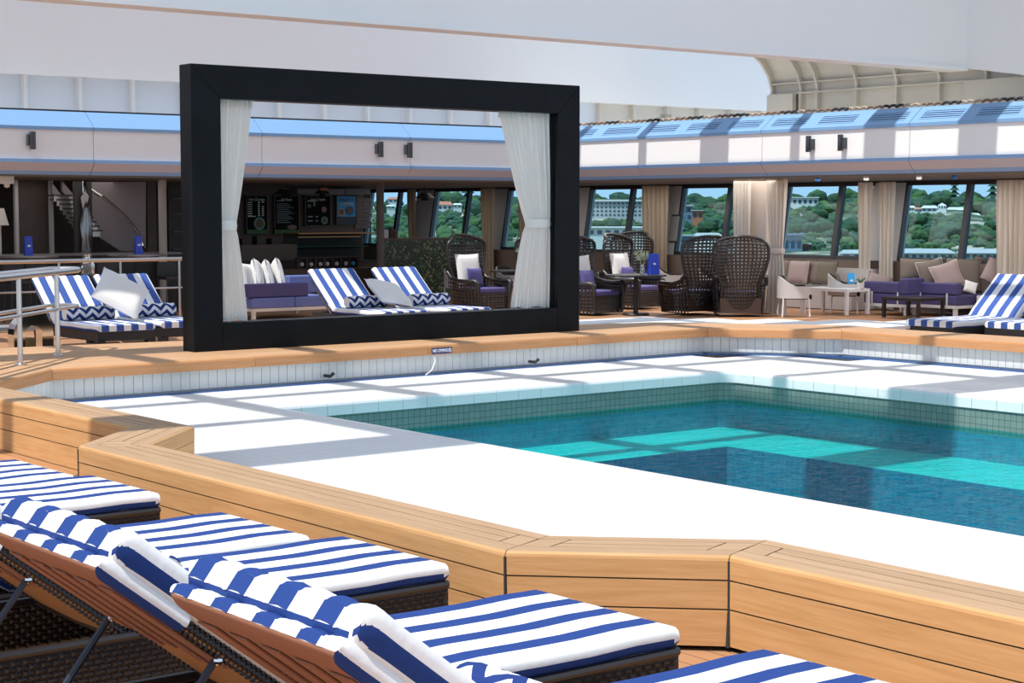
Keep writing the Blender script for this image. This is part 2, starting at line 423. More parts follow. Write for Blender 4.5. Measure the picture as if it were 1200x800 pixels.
# caulk beads in the corners
for p in (OUT[1], OUT[2], OUT[3], OUT[4]):
    q = MB(); q.tube([(p[0], p[1], .0), (p[0] + .004, p[1], .2), (p[0], p[1], .42)], [.014, .009, .007], 6); q.build('corner_caulk', M_CAULK, bt)

# --- far coping ledge
LOUT = [(6.35, 16.1), (7.5, 17.25), (17.35, 17.55), (18.45, 16.05), (18.72, 1.5)]       # pool side edge
LBACK = [(5.93, 19.2), (6.9, 20.4), (17.6, 18.95), (19.2, 16.9), (19.75, 1.5)]
lt = thing('pool_ledge', 'broad teak ledge on a tiled upstand round the far side of the pool', 'ledge', (0, 0, 0))
core = MB()
seams = {0: 1, 1: 4, 2: 1, 3: 4}
for i in range(4):
    a, b, c, d = LOUT[i], LOUT[i + 1], LBACK[i + 1], LBACK[i]
    core.prism([lerp(a, d, .13), lerp(b, c, .13), lerp(c, b, .01), lerp(d, a, .01)], -.02, .436)
    nseg = seams[i]; L = math.dist(a, b)
    f = .12 / math.dist(a, d)
    for j in range(nseg):
        A, B = lerp(a, b, j / nseg), lerp(a, b, (j + 1) / nseg); D, C = lerp(d, c, j / nseg), lerp(d, c, (j + 1) / nseg)
        nosing('nosing_board', lt, A, B, lerp(A, D, f), lerp(B, C, f), .325, .45, .12, M_TEAKB, M_TEAKBT, .035)
        nb = 8 if i in (1, 3) else 6
        for k in range(nb):
            s0, s1 = f + (1 - f) * k / nb, f + (1 - f) * (k + 1) / nb
            plank_poly('top_board', lt, [lerp(A, D, s0), lerp(B, C, s0), lerp(B, C, s1), lerp(A, D, s1)], .42, .45, M_TEAKBT)
core.build('ledge_core', M_CAULK, lt)
# tiled upstand, one object per tile
tw = root('wall_pool_upstand')
back = MB()
def tile_wall(a, b, z0, z1, step, off, parent, first=None):
    L = math.dist(a, b); t = ((b[0] - a[0]) / L, (b[1] - a[1]) / L); n = (-t[1], t[0])
    cnt = int(L / step); st = L / cnt
    h = z1 - z0
    me = None
    for k in range(cnt):
        cx = a[0] + t[0] * (k + .5) * st; cy = a[1] + t[1] * (k + .5) * st
        if me is None:
            q = MB(); q.box((-st / 2 + .003, -.012, .003), (st / 2 - .003, .012, h - .003)); me = q.data('tile', M_TILE)
        link('tile', me, parent, (cx, cy, z0), (0, 0, math.atan2(t[1], t[0])))
LT = [(6.42, 16.2), (7.55, 17.35), (17.38, 17.65), (18.53, 16.1), (18.80, 1.5)]
for i in range(4):
    a, b = LT[i], LT[i + 1]; L = math.dist(a, b); n = (-(b[1] - a[1]) / L, (b[0] - a[0]) / L)
    back.prism([a, b, (b[0] + n[0] * .06, b[1] + n[1] * .06), (a[0] + n[0] * .06, a[1] + n[1] * .06)], -.3, .32)
    tile_wall(a, b if i < 3 else lerp(a, b, .38), ZW + .03, .325, .115, 0, tw)
back.build('tile_backing', M_GROUT, tw)
# blue gutter line along the foot of the upstand
g = MB()
for i in range(4):
    a, b = LT[i], LT[i + 1]; L = math.dist(a, b); n = ((b[1] - a[1]) / L, -(b[0] - a[0]) / L)
    g.prism([a, b, (b[0] + n[0] * .13, b[1] + n[1] * .13), (a[0] + n[0] * .13, a[1] + n[1] * .13)], ZW - .01, ZW + .012)
g.build('gutter_tiles', M_BLUEG, tw)

# --- wading deck of white tiles with real joints
def wade_material():
    m = bpy.data.materials.new('white_floor_tile'); m.use_nodes = True; nt = m.node_tree; b = nt.nodes['Principled BSDF']
    tc = nt.nodes.new('ShaderNodeTexCoord'); br = nt.nodes.new('ShaderNodeTexBrick'); nt.links.new(tc.outputs['Object'], br.inputs[0])
    br.offset = 0; br.inputs['Scale'].default_value = 1; br.inputs['Brick Width'].default_value = .115; br.inputs['Row Height'].default_value = .24; br.inputs['Mortar Size'].default_value = .003
    br.inputs['Color1'].default_value = (.80, .80, .79, 1); br.inputs['Color2'].default_value = (.77, .77, .77, 1); br.inputs['Mortar'].default_value = (.60, .61, .62, 1)
    nt.links.new(br.outputs[0], b.inputs['Base Color']); b.inputs['Roughness'].default_value = .35
    bp = nt.nodes.new('ShaderNodeBump'); bp.inputs['Strength'].default_value = .3; bp.inputs['Distance'].default_value = .004; bp.invert = True
    nt.links.new(br.outputs[1], bp.inputs['Height']); nt.links.new(bp.outputs[0], b.inputs['Normal'])
    return m
M_WADE = wade_material()
wd = MB(); x0, y0, x1, y1 = POOL; cw = .0
MID = [lerp(a, b, .5) for a, b in zip(OUT[1:], INN[1:])]
wd.prism([MID[0], MID[1], MID[2], (x0, MID[2][1]), (x0, y1), (MID[0][0], y1)], -.4, ZW); wd.prism([MID[2], MID[3], MID[4], (x0, MID[4][1]), (x0, MID[2][1])], -.4, ZW); wd.box((6.15, y1, -.4), (17.0, 17.6, ZW)); wd.box((x1, 1.0, -.4), (18.75, y1, ZW)); wd.box((17.0, y1, -.4), (18.0, 17.0, ZW))
pd = struct(wd.build('pool_deck', M_WADE))
# coping tiles with rolled edge (far sides), small mosaic below
def cope(a, b, inward, step, zt=ZW, drop=.135, run=.3):
    L = math.dist(a, b); t = ((b[0] - a[0]) / L, (b[1] - a[1]) / L); cnt = max(1, int(L / step)); st = L / cnt
    q = MB(); pr = [(run, zt + .003), (.01, zt + .004), (-.012, zt - .006), (-.02, zt - .03), (-.02, zt - drop)]
    for i in range(len(pr) - 1):
        (r0, z0), (r1, z1) = pr[i], pr[i + 1]
        q.face([(-st / 2 + .003, r0, z0), (-st / 2 + .003, r1, z1), (st / 2 - .003, r1, z1), (st / 2 - .003, r0, z0)])
    q.face([(-st / 2 + .003, r, z) for r, z in pr]); q.face([(st / 2 - .003, r, z) for r, z in reversed(pr)])
    me = q.data('coping_tile', M_COPE)
    for k in range(cnt):
        link('coping_tile', me, pd, (a[0] + t[0] * (k + .5) * st, a[1] + t[1] * (k + .5) * st, 0), (0, 0, math.atan2(t[1], t[0])))
CH = .16
cope((x0, y1), (x1 - CH, y1), 1, .32); cope((x1 - CH, y1), (x1, y1 - CH), 1, .23); cope((x1, y1 - CH), (x1, y0), 1, .32)
q = MB(); q.prism([(x1 - CH, y1 + .02), (x1 - CH, y1 - .0), (x1, y1 - CH), (x1 + .02, y1 - CH), (x1 + .02, y1 + .02)], -1.6, ZW - .002); q.build('corner_fill', M_TILE, pd)

def mosaic(name, c1, c2, mortar, sz, rough=.25):
    m = bpy.data.materials.new(name); m.use_nodes = True; nt = m.node_tree; b = nt.nodes['Principled BSDF']
    tc = nt.nodes.new('ShaderNodeTexCoord'); br = nt.nodes.new('ShaderNodeTexBrick'); nt.links.new(tc.outputs['UV'], br.inputs[0])
    br.offset = 0; br.inputs['Scale'].default_value = 1; br.inputs['Brick Width'].default_value = sz; br.inputs['Row Height'].default_value = sz; br.inputs['Mortar Size'].default_value = sz * .045
    br.inputs['Color1'].default_value = (*c1, 1); br.inputs['Color2'].default_value = (*c2, 1); br.inputs['Mortar'].default_value = (*mortar, 1)
    nt.links.new(br.outputs[0], b.inputs['Base Color']); b.inputs['Roughness'].default_value = rough
    return m
M_MOS = mosaic('pale_green_mosaic', (.22, .29, .265), (.19, .26, .235), (.09, .13, .12), .075)
M_DEEP = mosaic('dark_blue_mosaic', (.002, .21, .34), (.004, .28, .42), (.02, .34, .42), .075)
M_SHALLOW = mosaic('turquoise_mosaic', (.16, .78, .70), (.14, .70, .66), (.1, .55, .5), .075)
def wallq(q, a, b, z0, z1, m=0):
    L = math.dist(a, b); q.face([(a[0], a[1], z0), (b[0], b[1], z0), (b[0], b[1], z1), (a[0], a[1], z1)], [(0, z0), (L, z0), (L, z1), (0, z1)], m)
q = MB(); D = -1.5; SH = -.62; SW = 1.35
e = .004
ring = [(x0 + e, y0), (x0 + e, y1 - e), (x1 - CH, y1 - e), (x1 - e, y1 - CH), (x1 - e, y0)]
for a, b in zip(ring, ring[1:] + ring[:1]):
    wallq(q, b, a, ZP - .06, ZW - .02, 0); wallq(q, b, a, D, ZP - .06, 2)
q.face([(x0, y0, D), (x1, y0, D), (x1, y1, D), (x0, y1, D)], [(x0, y0), (x1, y0), (x1, y1), (x0, y1)], 1)
basin = struct(q.build('pool_basin', [M_MOS, M_DEEP, M_DEEP]))
q = MB()
q.face([(x0, y1 - SW, SH), (x1, y1 - SW, SH), (x1, y1, SH), (x0, y1, SH)], [(x0, y1 - SW), (x1, y1 - SW), (x1, y1), (x0, y1)])
q.face([(x1 - SW, y0, SH), (x1, y0, SH), (x1, y1 - SW, SH), (x1 - SW, y1 - SW, SH)], [(x1 - SW, y0), (x1, y0), (x1, y1 - SW), (x1 - SW, y1 - SW)])
wallq(q, (x0, y1 - SW), (x1 - SW, y1 - SW), D, SH, 1); wallq(q, (x1 - SW, y1 - SW), (x1 - SW, y0), D, SH, 1)
q.build('submerged_shelf', [M_SHALLOW, M_DEEP], basin)
# water
def water_material():
    m = bpy.data.materials.new('pool_water'); m.use_nodes = True; nt = m.node_tree; nt.nodes.remove(nt.nodes['Principled BSDF'])
    out = nt.nodes['Material Output']
    tr = nt.nodes.new('ShaderNodeBsdfTransparent'); tr.inputs[0].default_value = (.28, .86, .90, 1)
    gl = nt.nodes.new('ShaderNodeBsdfGlossy'); gl.inputs['Roughness'].default_value = .03
    fr = nt.nodes.new('ShaderNodeFresnel'); fr.inputs[0].default_value = 1.33
    mx = nt.nodes.new('ShaderNodeMixShader')
    tc = nt.nodes.new('ShaderNodeTexCoord'); mp = nt.nodes.new('ShaderNodeMapping'); mp.inputs['Rotation'].default_value = (0, 0, .6); mp.inputs['Scale'].default_value = (1, 1.8, 1)
    nt.links.new(tc.outputs['Object'], mp.inputs[0])
    n1 = nt.nodes.new('ShaderNodeTexNoise'); n1.inputs['Scale'].default_value = 2.2; n1.inputs['Detail'].default_value = 3
    n2 = nt.nodes.new('ShaderNodeTexNoise'); n2.inputs['Scale'].default_value = 9; n2.inputs['Detail'].default_value = 2
    nt.links.new(mp.outputs[0], n1.inputs[0]); nt.links.new(mp.outputs[0], n2.inputs[0])
    h = mathn(nt, 'ADD', mathn(nt, 'MULTIPLY', n1.outputs[0], .7), mathn(nt, 'MULTIPLY', n2.outputs[0], .16))
    bp = nt.nodes.new('ShaderNodeBump'); bp.inputs['Strength'].default_value = 1.0; bp.inputs['Distance'].default_value = .22
    nt.links.new(h, bp.inputs['Height'])
    nt.links.new(bp.outputs[0], gl.inputs['Normal']); nt.links.new(bp.outputs[0], fr.inputs['Normal'])
    nt.links.new(mathn(nt, 'MULTIPLY', fr.outputs[0], .45), mx.inputs[0]); nt.links.new(tr.outputs[0], mx.inputs[1]); nt.links.new(gl.outputs[0], mx.inputs[2])
    nt.links.new(mx.outputs[0], out.inputs[0]); return m
q = MB(); q.face([(x0, y0, ZP), (x1, y0, ZP), (x1, y1, ZP), (x0, y1, ZP)])
tag(q.build('pool_water', water_material()), 'clear blue rippled water in the tiled pool', 'water', kind='stuff')

# ================================================================== UPPER STRUCTURE
LWY = 30.6; RWX = 24.8           # front lines of the two parapets
# profile as (setback, z)
PROF = [  # (name, s0, z0, s1, z1, material)
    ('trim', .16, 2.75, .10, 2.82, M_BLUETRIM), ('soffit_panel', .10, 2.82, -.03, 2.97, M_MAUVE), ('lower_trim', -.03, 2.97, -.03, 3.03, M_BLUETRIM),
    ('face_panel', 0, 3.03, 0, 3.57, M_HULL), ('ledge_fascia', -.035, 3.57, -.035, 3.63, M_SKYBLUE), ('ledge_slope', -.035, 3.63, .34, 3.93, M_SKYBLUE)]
def parapet(nm, axis, c, a0, a1, seams):
    # axis 'x': wall runs along x at y=c, front towards -y; axis 'y': runs along y at x=c, front towards -x
    r = root(nm)
    def pt(t, s, z): return (t, c + s, z) if axis == 'x' else (c + s, t, z)
    cuts = [a0] + [s for s in seams if a0 < s < a1] + [a1]
    for i in range(len(cuts) - 1):
        t0, t1 = cuts[i] + .006, cuts[i + 1] - .006
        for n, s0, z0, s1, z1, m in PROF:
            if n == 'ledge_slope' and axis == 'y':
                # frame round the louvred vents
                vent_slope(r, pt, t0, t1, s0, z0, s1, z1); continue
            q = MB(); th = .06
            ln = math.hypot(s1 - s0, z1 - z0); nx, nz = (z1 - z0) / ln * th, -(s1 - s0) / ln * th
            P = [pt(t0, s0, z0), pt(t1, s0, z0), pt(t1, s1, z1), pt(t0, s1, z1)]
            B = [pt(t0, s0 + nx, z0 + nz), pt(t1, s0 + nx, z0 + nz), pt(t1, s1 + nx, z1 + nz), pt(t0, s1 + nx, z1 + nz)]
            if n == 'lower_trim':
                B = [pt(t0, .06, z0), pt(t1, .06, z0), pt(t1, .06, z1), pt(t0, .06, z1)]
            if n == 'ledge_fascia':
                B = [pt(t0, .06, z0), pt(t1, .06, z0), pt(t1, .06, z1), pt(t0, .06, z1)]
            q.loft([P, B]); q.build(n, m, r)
    q = MB(); A = [pt(a0, .22, 2.74), pt(a1, .22, 2.74), pt(a1, .22, 3.6), pt(a0, .22, 3.6)]; B = [pt(a0, .4, 2.74), pt(a1, .4, 2.74), pt(a1, .4, 3.82), pt(a0, .4, 3.82)]
    q.loft([A, B]); q.build('parapet_core', M_MAUVE, r)
    return r
def vent_slope(r, pt, t0, t1, s0, z0, s1, z1):
    L = t1 - t0; nv = max(1, round(L / 1.2)); st = L / nv
    def sp(t, k, off=0):
        s = s0 + (s1 - s0) * k; z = z0 + (z1 - z0) * k
        return pt(t, s - .6 * off, z + .8 * off)
    q = MB()
    for i in range(nv):
        a = t0 + i * st; b = a + st; va, vb = a + .16, b - .16
        for ta, tb, ka, kb in ((a, b, 0, .2), (a, b, .72, 1), (a, va, .2, .72), (vb, b, .2, .72)):
            A = [sp(ta, ka), sp(tb, ka), sp(tb, kb), sp(ta, kb)]; B = [sp(ta, ka, -.04), sp(tb, ka, -.04), sp(tb, kb, -.04), sp(ta, kb, -.04)]
            q.loft([A, B])
        v = MB()
        for j in range(4):
            k = .22 + j * .13
            A = [sp(va, k, .0), sp(vb, k, .0), sp(vb, k + .06, .004), sp(va, k + .06, .004)]
            B = [sp(va, k, -.012), sp(vb, k, -.012), sp(vb, k + .06, -.008), sp(va, k + .06, -.008)]
            v.loft([A, B])
        v.box((0, 0, 0), (0, 0, 0)) if False else None
        v.build('vent_louvres', M_SKYBLUE, r)
        d = MB(); d.loft([[sp(va, .2, -.05), sp(vb, .2, -.05), sp(vb, .74, -.05), sp(va, .74, -.05)], [sp(va, .2, -.06), sp(vb, .2, -.06), sp(vb, .74, -.06), sp(va, .74, -.06)]]); d.build('vent_back', M_DARK, r)
    q.build('ledge_slope', M_SKYBLUE, r)
CX, CY = 24.25, 29.95            # small chamfer at the corner
pl_ = parapet('wall_far_parapet', 'x', LWY, -2.0, CX, [3.4, 7.0, 10.6, 14.2, 17.8, 21.4])
pr_ = parapet('wall_side_parapet', 'y', RWX, 8.0, CY, [12.9, 16.5, 20.07, 23.64, 27.15])
# chamfer piece
q = MB()
for n, s0, z0, s1, z1, m in PROF: pass
ch = root('wall_corner_parapet')
for n, s0, z0, s1, z1, m in PROF:
    q = MB(); q.loft([[(CX, LWY + s0, z0), (RWX + s0, CY, z0), (RWX + s1, CY, z1), (CX, LWY + s1, z1)], [(CX, LWY + s0 + .1, z0), (RWX + s0 + .1, CY, z0), (RWX + s1 + .1, CY, z1), (CX, LWY + s1 + .1, z1)]])
    q.build(n, m, ch)
# dark bar painted as gap shade above the far ledge, then pale panels with ribs below the sliding roof girder
q = MB(); q.box((-2, 31.0, 3.9), (25, 31.2, 3.965)); q.build('gap_shade', M_DARK, pl_)
up = root('wall_upper_panels')
for i in range(32):
    a = -1 + i * 1.12
    q = MB(); q.box((a + .01, 32.3, 3.6), (a + 1.11, 32.36, 4.72)); q.build('panel', mat('pale_frosted_panel', (.68, .73, .80), .3) if a < 27.5 else M_CREAM, up)
    q = MB(); q.box((a - .035, 32.16, 3.6), (a + .035, 32.3, 4.72)); q.build('rib', M_WHITE if a < 27.5 else M_CREAM, up)
q = MB(); q.box((-2, 31.0, 3.6), (38, 32.3, 3.62)); q.build('ledge_floor', M_WHITE, up)

# girder 2 (behind) with rounded end
def side_plate(nm, label, y0, y1, outline, m, parent=None):
    q = MB(); A = [(x, y0, z) for x, z in outline]; B = [(x, y1, z) for x, z in outline]
    q.loft([A, B]); return q.build(nm, m, parent)
gx, gz = 34.0, 4.68
arc = [(gx + .15 + 1.25 * math.cos(t), 5.15 + 1.2 * math.sin(t)) for t in [PI / 2 * k / 8 for k in range(9)]]
g2 = thing('roof_girder', 'white girder behind, its rounded end above the vented blue ledge', 'girder', (0, 0, 0), group='girders of the sliding roof')
side_plate('web', '', 32.0, 32.9, [(-8, gz), (gx + .4, gz), (gx + 1.4, gz + .1)] + arc + [(gx - 6, 7.6), (-8, 7.6)], M_HULL, g2)
q = MB(); q.tube([(x + .04, 31.98, z) for x, z in [(gx + 1.4, gz - .7), (gx + 1.4, gz + .1)] + arc], .05, 6); q.build('edge_tube', mat('grey_edge_strip', (.3, .27, .24), .5), g2)
for k in range(6): q = MB(); q.ball((gx + .45 + .18 * (k % 3), 31.99, 5.0 + .3 * (k // 3)), .028, 5); q.build('bolt_head', mat('bolt_grey', (.4, .38, .36), .5), g2)
# girder 1 (front): bottom edge at z=G1Z, right end folds down
G1Y = 20.5; G1Z = aty(1132, 80, 20.5).z; G1X = aty(1132, 80, G1Y).x
g1 = thing('roof_girder', 'large white girder overhead in front, its end folding down towards the side ledge', 'girder', (0, 0, 0), group='girders of the sliding roof')
side_plate('web', '', G1Y, G1Y + .3, [(-8, G1Z), (G1X, G1Z), (G1X, 9.5), (-8, 9.5)], M_HULL, g1)
q = MB(); q.box((-8, G1Y - .05, G1Z - .05), (G1X, G1Y + .38, G1Z + .01)); q.build('bottom_flange', M_HULL, g1)
# folded end going towards -y, bottom edge sloping down
q = MB()
e0 = (G1X, G1Y); e1 = (G1X + .05, G1Y - 1.15); e2 = (G1X + .05, G1Y - 4.6)
A = [(e0[0], e0[1], G1Z), (e1[0], e1[1], G1Z - .18), (e2[0], e2[1], G1Z - 1.25), (e2[0], e2[1], 9.5), (e0[0], e0[1], 9.5)]
q.loft([A, [(x + .5, y, z) for x, y, z in A]]); q.build('end_leg', M_HULL, g1)
q = MB(); q.box((-8, G1Y - .42, 9.5), (G1X - 2.7, G1Y + .3, 9.6)); q.box((G1X - 2.7, G1Y - 4.8, 9.5), (G1X + .3, G1Y + .3, 9.6)); q.build('shade_plate', M_HULL, g1)  # unseen plate added up here to keep sun off girder face and end leg

# ribbed cream bulwark above the side ledge
BX = 28.6
bw = root('wall_side_bulwark')
YB0, YB1 = 18.5, 26.9
def prof_b(k):                       # 0..1 from foot to the curved top
    if k < .45: return (BX, 3.7 + k / .45 * 1.0)
    t = (k - .45) / .55 * PI / 2; return (BX - 1.5 * (1 - math.cos(t)), 4.7 + 1.1 * math.sin(t))
q = MB(); q.grid(lambda a, b: (prof_b(a)[0], YB1 + (YB0 - YB1) * b, prof_b(a)[1]), 10, 1); o = q.build('plating', M_CREAM, bw); o.modifiers.new('s', 'SOLIDIFY').thickness = .05
for y in [26.85, 26.01, 25.54, 24.46, 23.4, 22.32, 21.2, 20.2]:
    q = MB(); A = []; B = []
    pts = [prof_b(k / 10) for k in range(11)]
    inn_ = [(x - .17 * (1 if z < 4.7 else .8), z - (0 if z < 4.7 else .14)) for x, z in pts]
    out_ = pts + inn_[::-1]
    q.loft([[(x, y - .03, z) for x, z in out_], [(x, y + .03, z) for x, z in out_]]); q.build('rib', M_CREAM, bw)
for z in (4.62, 4.84):
    q = MB(); q.box((BX - .18, YB0, z - .015), (BX, YB1, z + .015)); q.build('stringer', M_CREAM, bw)
q = MB(); q.box((BX - .3, 26.1, 3.7), (BX - .18, 26.75 - .3 + .4, 4.6)); q.build('access_panel', M_CREAM, bw)
q = MB(); q.box((BX - .3, 19.2, 3.7), (BX - .18, 21.6, 4.62)); q.build('access_panel', M_CREAM, bw)
q = MB(); q.box((25.1, 8, 3.6), (BX, 31.5, 3.64)); q.build('ledge_floor', M_CREAM, bw)

# knotted rope garland lying along the top of the side ledge
y = 12.0; k = 0; q = MB()
while y < 30.2:
    q.tube([(25.16, y, 3.955 + .03 * (k % 2)), (25.19, y + .05, 3.985), (25.16, y + .1, 3.955 + .03 * ((k + 1) % 2))], .026, 5, m=(k // 5) % 3); y += .085; k += 1
tag(q.build('rope_garland', [mat('rope_brown', (.22, .15, .11), .8), mat('rope_tan', (.42, .33, .26), .8), mat('rope_black', (.03, .03, .035), .8)]), 'knotted brown and black rope lying along the top of the vented side ledge', 'rope')
# bracket pieces by the girder end
lf = thing('latch_fitting', 'small cream latch fitting on the side ledge below the rounded girder end', 'fitting')
for (a, b, h) in ((26.9, .14, .16), (27.15, .1, .1), (27.4, .2, .07), (26.6, .12, .08), (26.3, .1, .05)): q = MB(); q.box((25.3, a, 3.94), (25.5, a + b, 3.94 + h)); q.build('block', mat('fitting_cream', (.6, .56, .48), .5), lf)

# overhead frame of the sliding roof: beams that cast the barred shade (above the frame of the photo)
ZR = 9.0
def sh(u, v, z=ZW): k = ZR - z; return u - .5 * k, v - .05 * k
rf = thing('roof_grid', 'white beams of the open sliding roof high above the pool', 'roof', (0, 0, 0))
for v, wv in ((12.48, .95), (14.62, .24), (16.5, .24), (18.78, .8), (22.95, .24), (25.1, .8), (27.2, .24), (29.3, .24)):
    yb = sh(0, v)[1]
    q = MB(); q.box((-9, yb - wv / 2, ZR), (28, yb + wv / 2, ZR + .12)); q.build('long_beam', M_WHITE, rf)
for u in (8.98, 11.08, 13.22, 15.42, 17.5, 19.7, 21.8, 23.9, 26.1, 28.2, 30.3):
    xb = sh(u, 0)[0]
    q = MB(); q.box((xb - .13, sh(0, 12.48)[1], ZR - .05), (xb + .13, sh(0, 29.5)[1], ZR + .1)); q.build('cross_beam', M_WHITE, rf)

# wall sconces on the parapets
def sconce(loc, axis, label):
    t = thing('wall_sconce', label, 'wall lamp', loc, group='dark wall lamps on the white parapet')
    m = mat('dark_metal', (.05, .055, .065), .35)
    q = MB()
    if axis == 'x': q.box((-.04, -.14, -.16), (.045, -.06, .16)); q.build('lamp_body', m, t); q = MB(); q.box((-.08, -.09, -.09), (-.04, 0, .11)); q.build('bracket', m, t)
    else: q.box((-.13, -.03, -.15), (-.06, .045, .15)); q.build('lamp_body', m, t); q = MB(); q.box((-.1, -.075, -.11), (0, -.03, .09)); q.build('bracket', m, t)
p = LWY
sconce((12.97, p, 3.36), 'x', 'dark wall lamp on the far white parapet left of the black frame')
sconce((20.58, p, 3.36), 'x', 'dark wall lamp on the parapet seen through the frame, nearer its left curtain')
sconce((21.32, p, 3.36), 'x', 'dark wall lamp on the parapet seen through the frame, nearer its right curtain')
p = RWX
sconce((p, 22.36, 3.33), 'y', 'dark wall lamp on the sunlit side parapet, left one of its pair')
sconce((p, 21.58, 3.33), 'y', 'dark wall lamp on the sunlit side parapet, right one of its pair')

# ================================================================== SUN LOUNGERS
W2 = .46
def ring(c, t, n, th, wd, scal=0.0):
    # cross-section of the mattress: rounded rectangle; returns points and the width coordinate for the stripes
    pts = []; vv = []
    r = min(.03, th * .4); hw = wd / 2; h = th / 2
    prof = []
    N = 24
    for i in range(N + 1):           # top from -y to +y
        y = -hw + r + (2 * hw - 2 * r) * i / N
        prof.append((y, h, y + hw))
    for a in (.5,): prof.append((hw - r + r * math.sin(PI / 2 * a), h - r + r * math.cos(PI / 2 * a), wd - r * .4))
    prof.append((hw, h - r, wd + .0)); prof.append((hw, -h + r, wd + (th - 2 * r) * 1.7)); prof.append((hw - r, -h, wd + th * 1.7))
    prof.append((-hw + r, -h, -th * 1.7)); prof.append((-hw, -h + r, -(th - 2 * r) * 1.7)); prof.append((-hw, h - r, 0))
    prof.append((-hw + r * .3, h - r * .3, r * .4))
    for y, z, v in prof:
        k = 1
        if scal: k = 1 + scal * (abs(math.sin(PI * ((v - .10) / .116))) - .6) if z > 0 else 1
        pts.append(c + Vector((0, y, 0)) + n * z * k); vv.append(v)
    return pts, vv
STRIPE_NOW = [None]
def sweep(stations, wd, name, parent, backed=False):
    q = MB(); rs = [ring(c, t, n, th, wd, sc) for c, t, n, th, sc in stations]
    n = len(rs[0][0]); q.v = [tuple(p) for r, _ in rs for p in r]
    U = [0]
    for a in range(1, len(stations)): U.append(U[-1] + (stations[a][0] - stations[a - 1][0]).length)
    for a in range(len(rs) - 1):
        va, vb = rs[a][1], rs[a + 1][1]
        for b in range(n):
            c = (b + 1) % n
            v0, v1 = va[b], va[c]
            if b == 28: v0 = va[b]; v1 = va[b] + .01; v0 = v0          # underside kept one colour
            q.f.append((a * n + b, a * n + c, (a + 1) * n + c, (a + 1) * n + b)); q.u.append([(U[a], v0), (U[a], v1), (U[a + 1], v1), (U[a + 1], v0)]); q.m.append(1 if b == 28 and backed else 0)
    for a, rev in ((0, True), (len(rs) - 1, False)):
        # end caps continue the stripes
        top = list(range(0, 25)); base = a * n; off = stations[a][1] * (-.002 if rev else .002)
        q.f.append(tuple(base + j for j in (range(n) if not rev else reversed(range(n))))); q.u.append([(0, .25)] * n); q.m.append(0)
        q.v += [tuple(Vector(q.v[base + j]) + off) for j in range(25)]; base = len(q.v) - 25
        for i in range(24):
            p = [base + i, base + i + 1]
            lo = []
            for j in (i + 1, i):
                cc, tt, nn, th, sc = stations[a]
                pt = Vector(q.v[base + j]) - nn * th * .98; q.v.append(tuple(pt)); lo.append(len(q.v) - 1)
            f = p + lo; v0, v1 = rs[a][1][i], rs[a][1][i + 1]; uv = [(0, v0), (0, v1), (0, v1), (0, v0)]
            if not rev: f = f[::-1]; uv = uv[::-1]
            q.f.append(tuple(f)); q.u.append(uv); q.m.append(0)
    return q.build(name, [STRIPE_NOW[0] or M_STRIPE, M_STRAP], parent, smooth=True)
def st(c, d, th, sc=0): 
    t = Vector(d).normalized(); return (Vector(c), t, Vector((t.z, 0, -t.x)), th, sc)
ZTOP = .42; TH = .10
def mattress(parent, up, wd=.92, xh=-1.65, rise=.63, run=.80, thk=TH, flat_len=2.55, fold=True):
    S = []
    zc = ZTOP - thk / 2
    S.append(st((0, 0, zc), (-1, 0, 0), thk * .8)); S.append(st((-.03, 0, zc), (-1, 0, 0), thk))
    for k in range(1, 7): S.append(st((xh * k / 7, 0, zc + .004 * math.sin(k * 2)), (-1, 0, 0), thk))
    if not up:
        for k in range(0, 4): S.append(st((xh - (flat_len + xh) * k / 3.2, 0, zc), (-1, 0, 0), thk))
        S.append(st((-flat_len, 0, zc), (-1, 0, 0), thk * .8))
    else:
        d = Vector((-run, 0, rise)).normalized(); nn = Vector((d.z, 0, -d.x)); L = math.hypot(run, rise)
        H0 = Vector((xh, 0, zc + .03))
        S.append(st(H0 + Vector((.05, 0, -.02)), (-1, 0, .3), thk * .95))
        tb = thk * 1.25; H1 = H0 + nn * .012
        for k in range(1, 8): S.append(st(H1 + d * (L * k / 8), d, tb))
        S.append(st(H1 + d * (L - .05), d, tb * 1.04, .08)); S.append(st(H1 + d * (L - .02), d, tb * .98, .2)); S.append(st(H1 + d * L, d, tb * .8, .3)); S.append(st(H1 + d * (L + .012), d, tb * .5, .3))
        if fold:
            C0 = H1 - nn * (tb / 2 + .020); F_ = []
            for s_, th in ((-.36, .8), (-.34, 1), (-.2, 1), (-.06, 1.05), (-.02, 1.05), (.0, .95), (.018, .7), (.028, .4)): F_.append(st(C0 + d * (L + s_), d, .072 * th, .25 if s_ > -.1 else 0))
            sweep(F_, wd, 'headrest_flap', parent, True)
    return sweep(S, wd, 'mattress', parent)

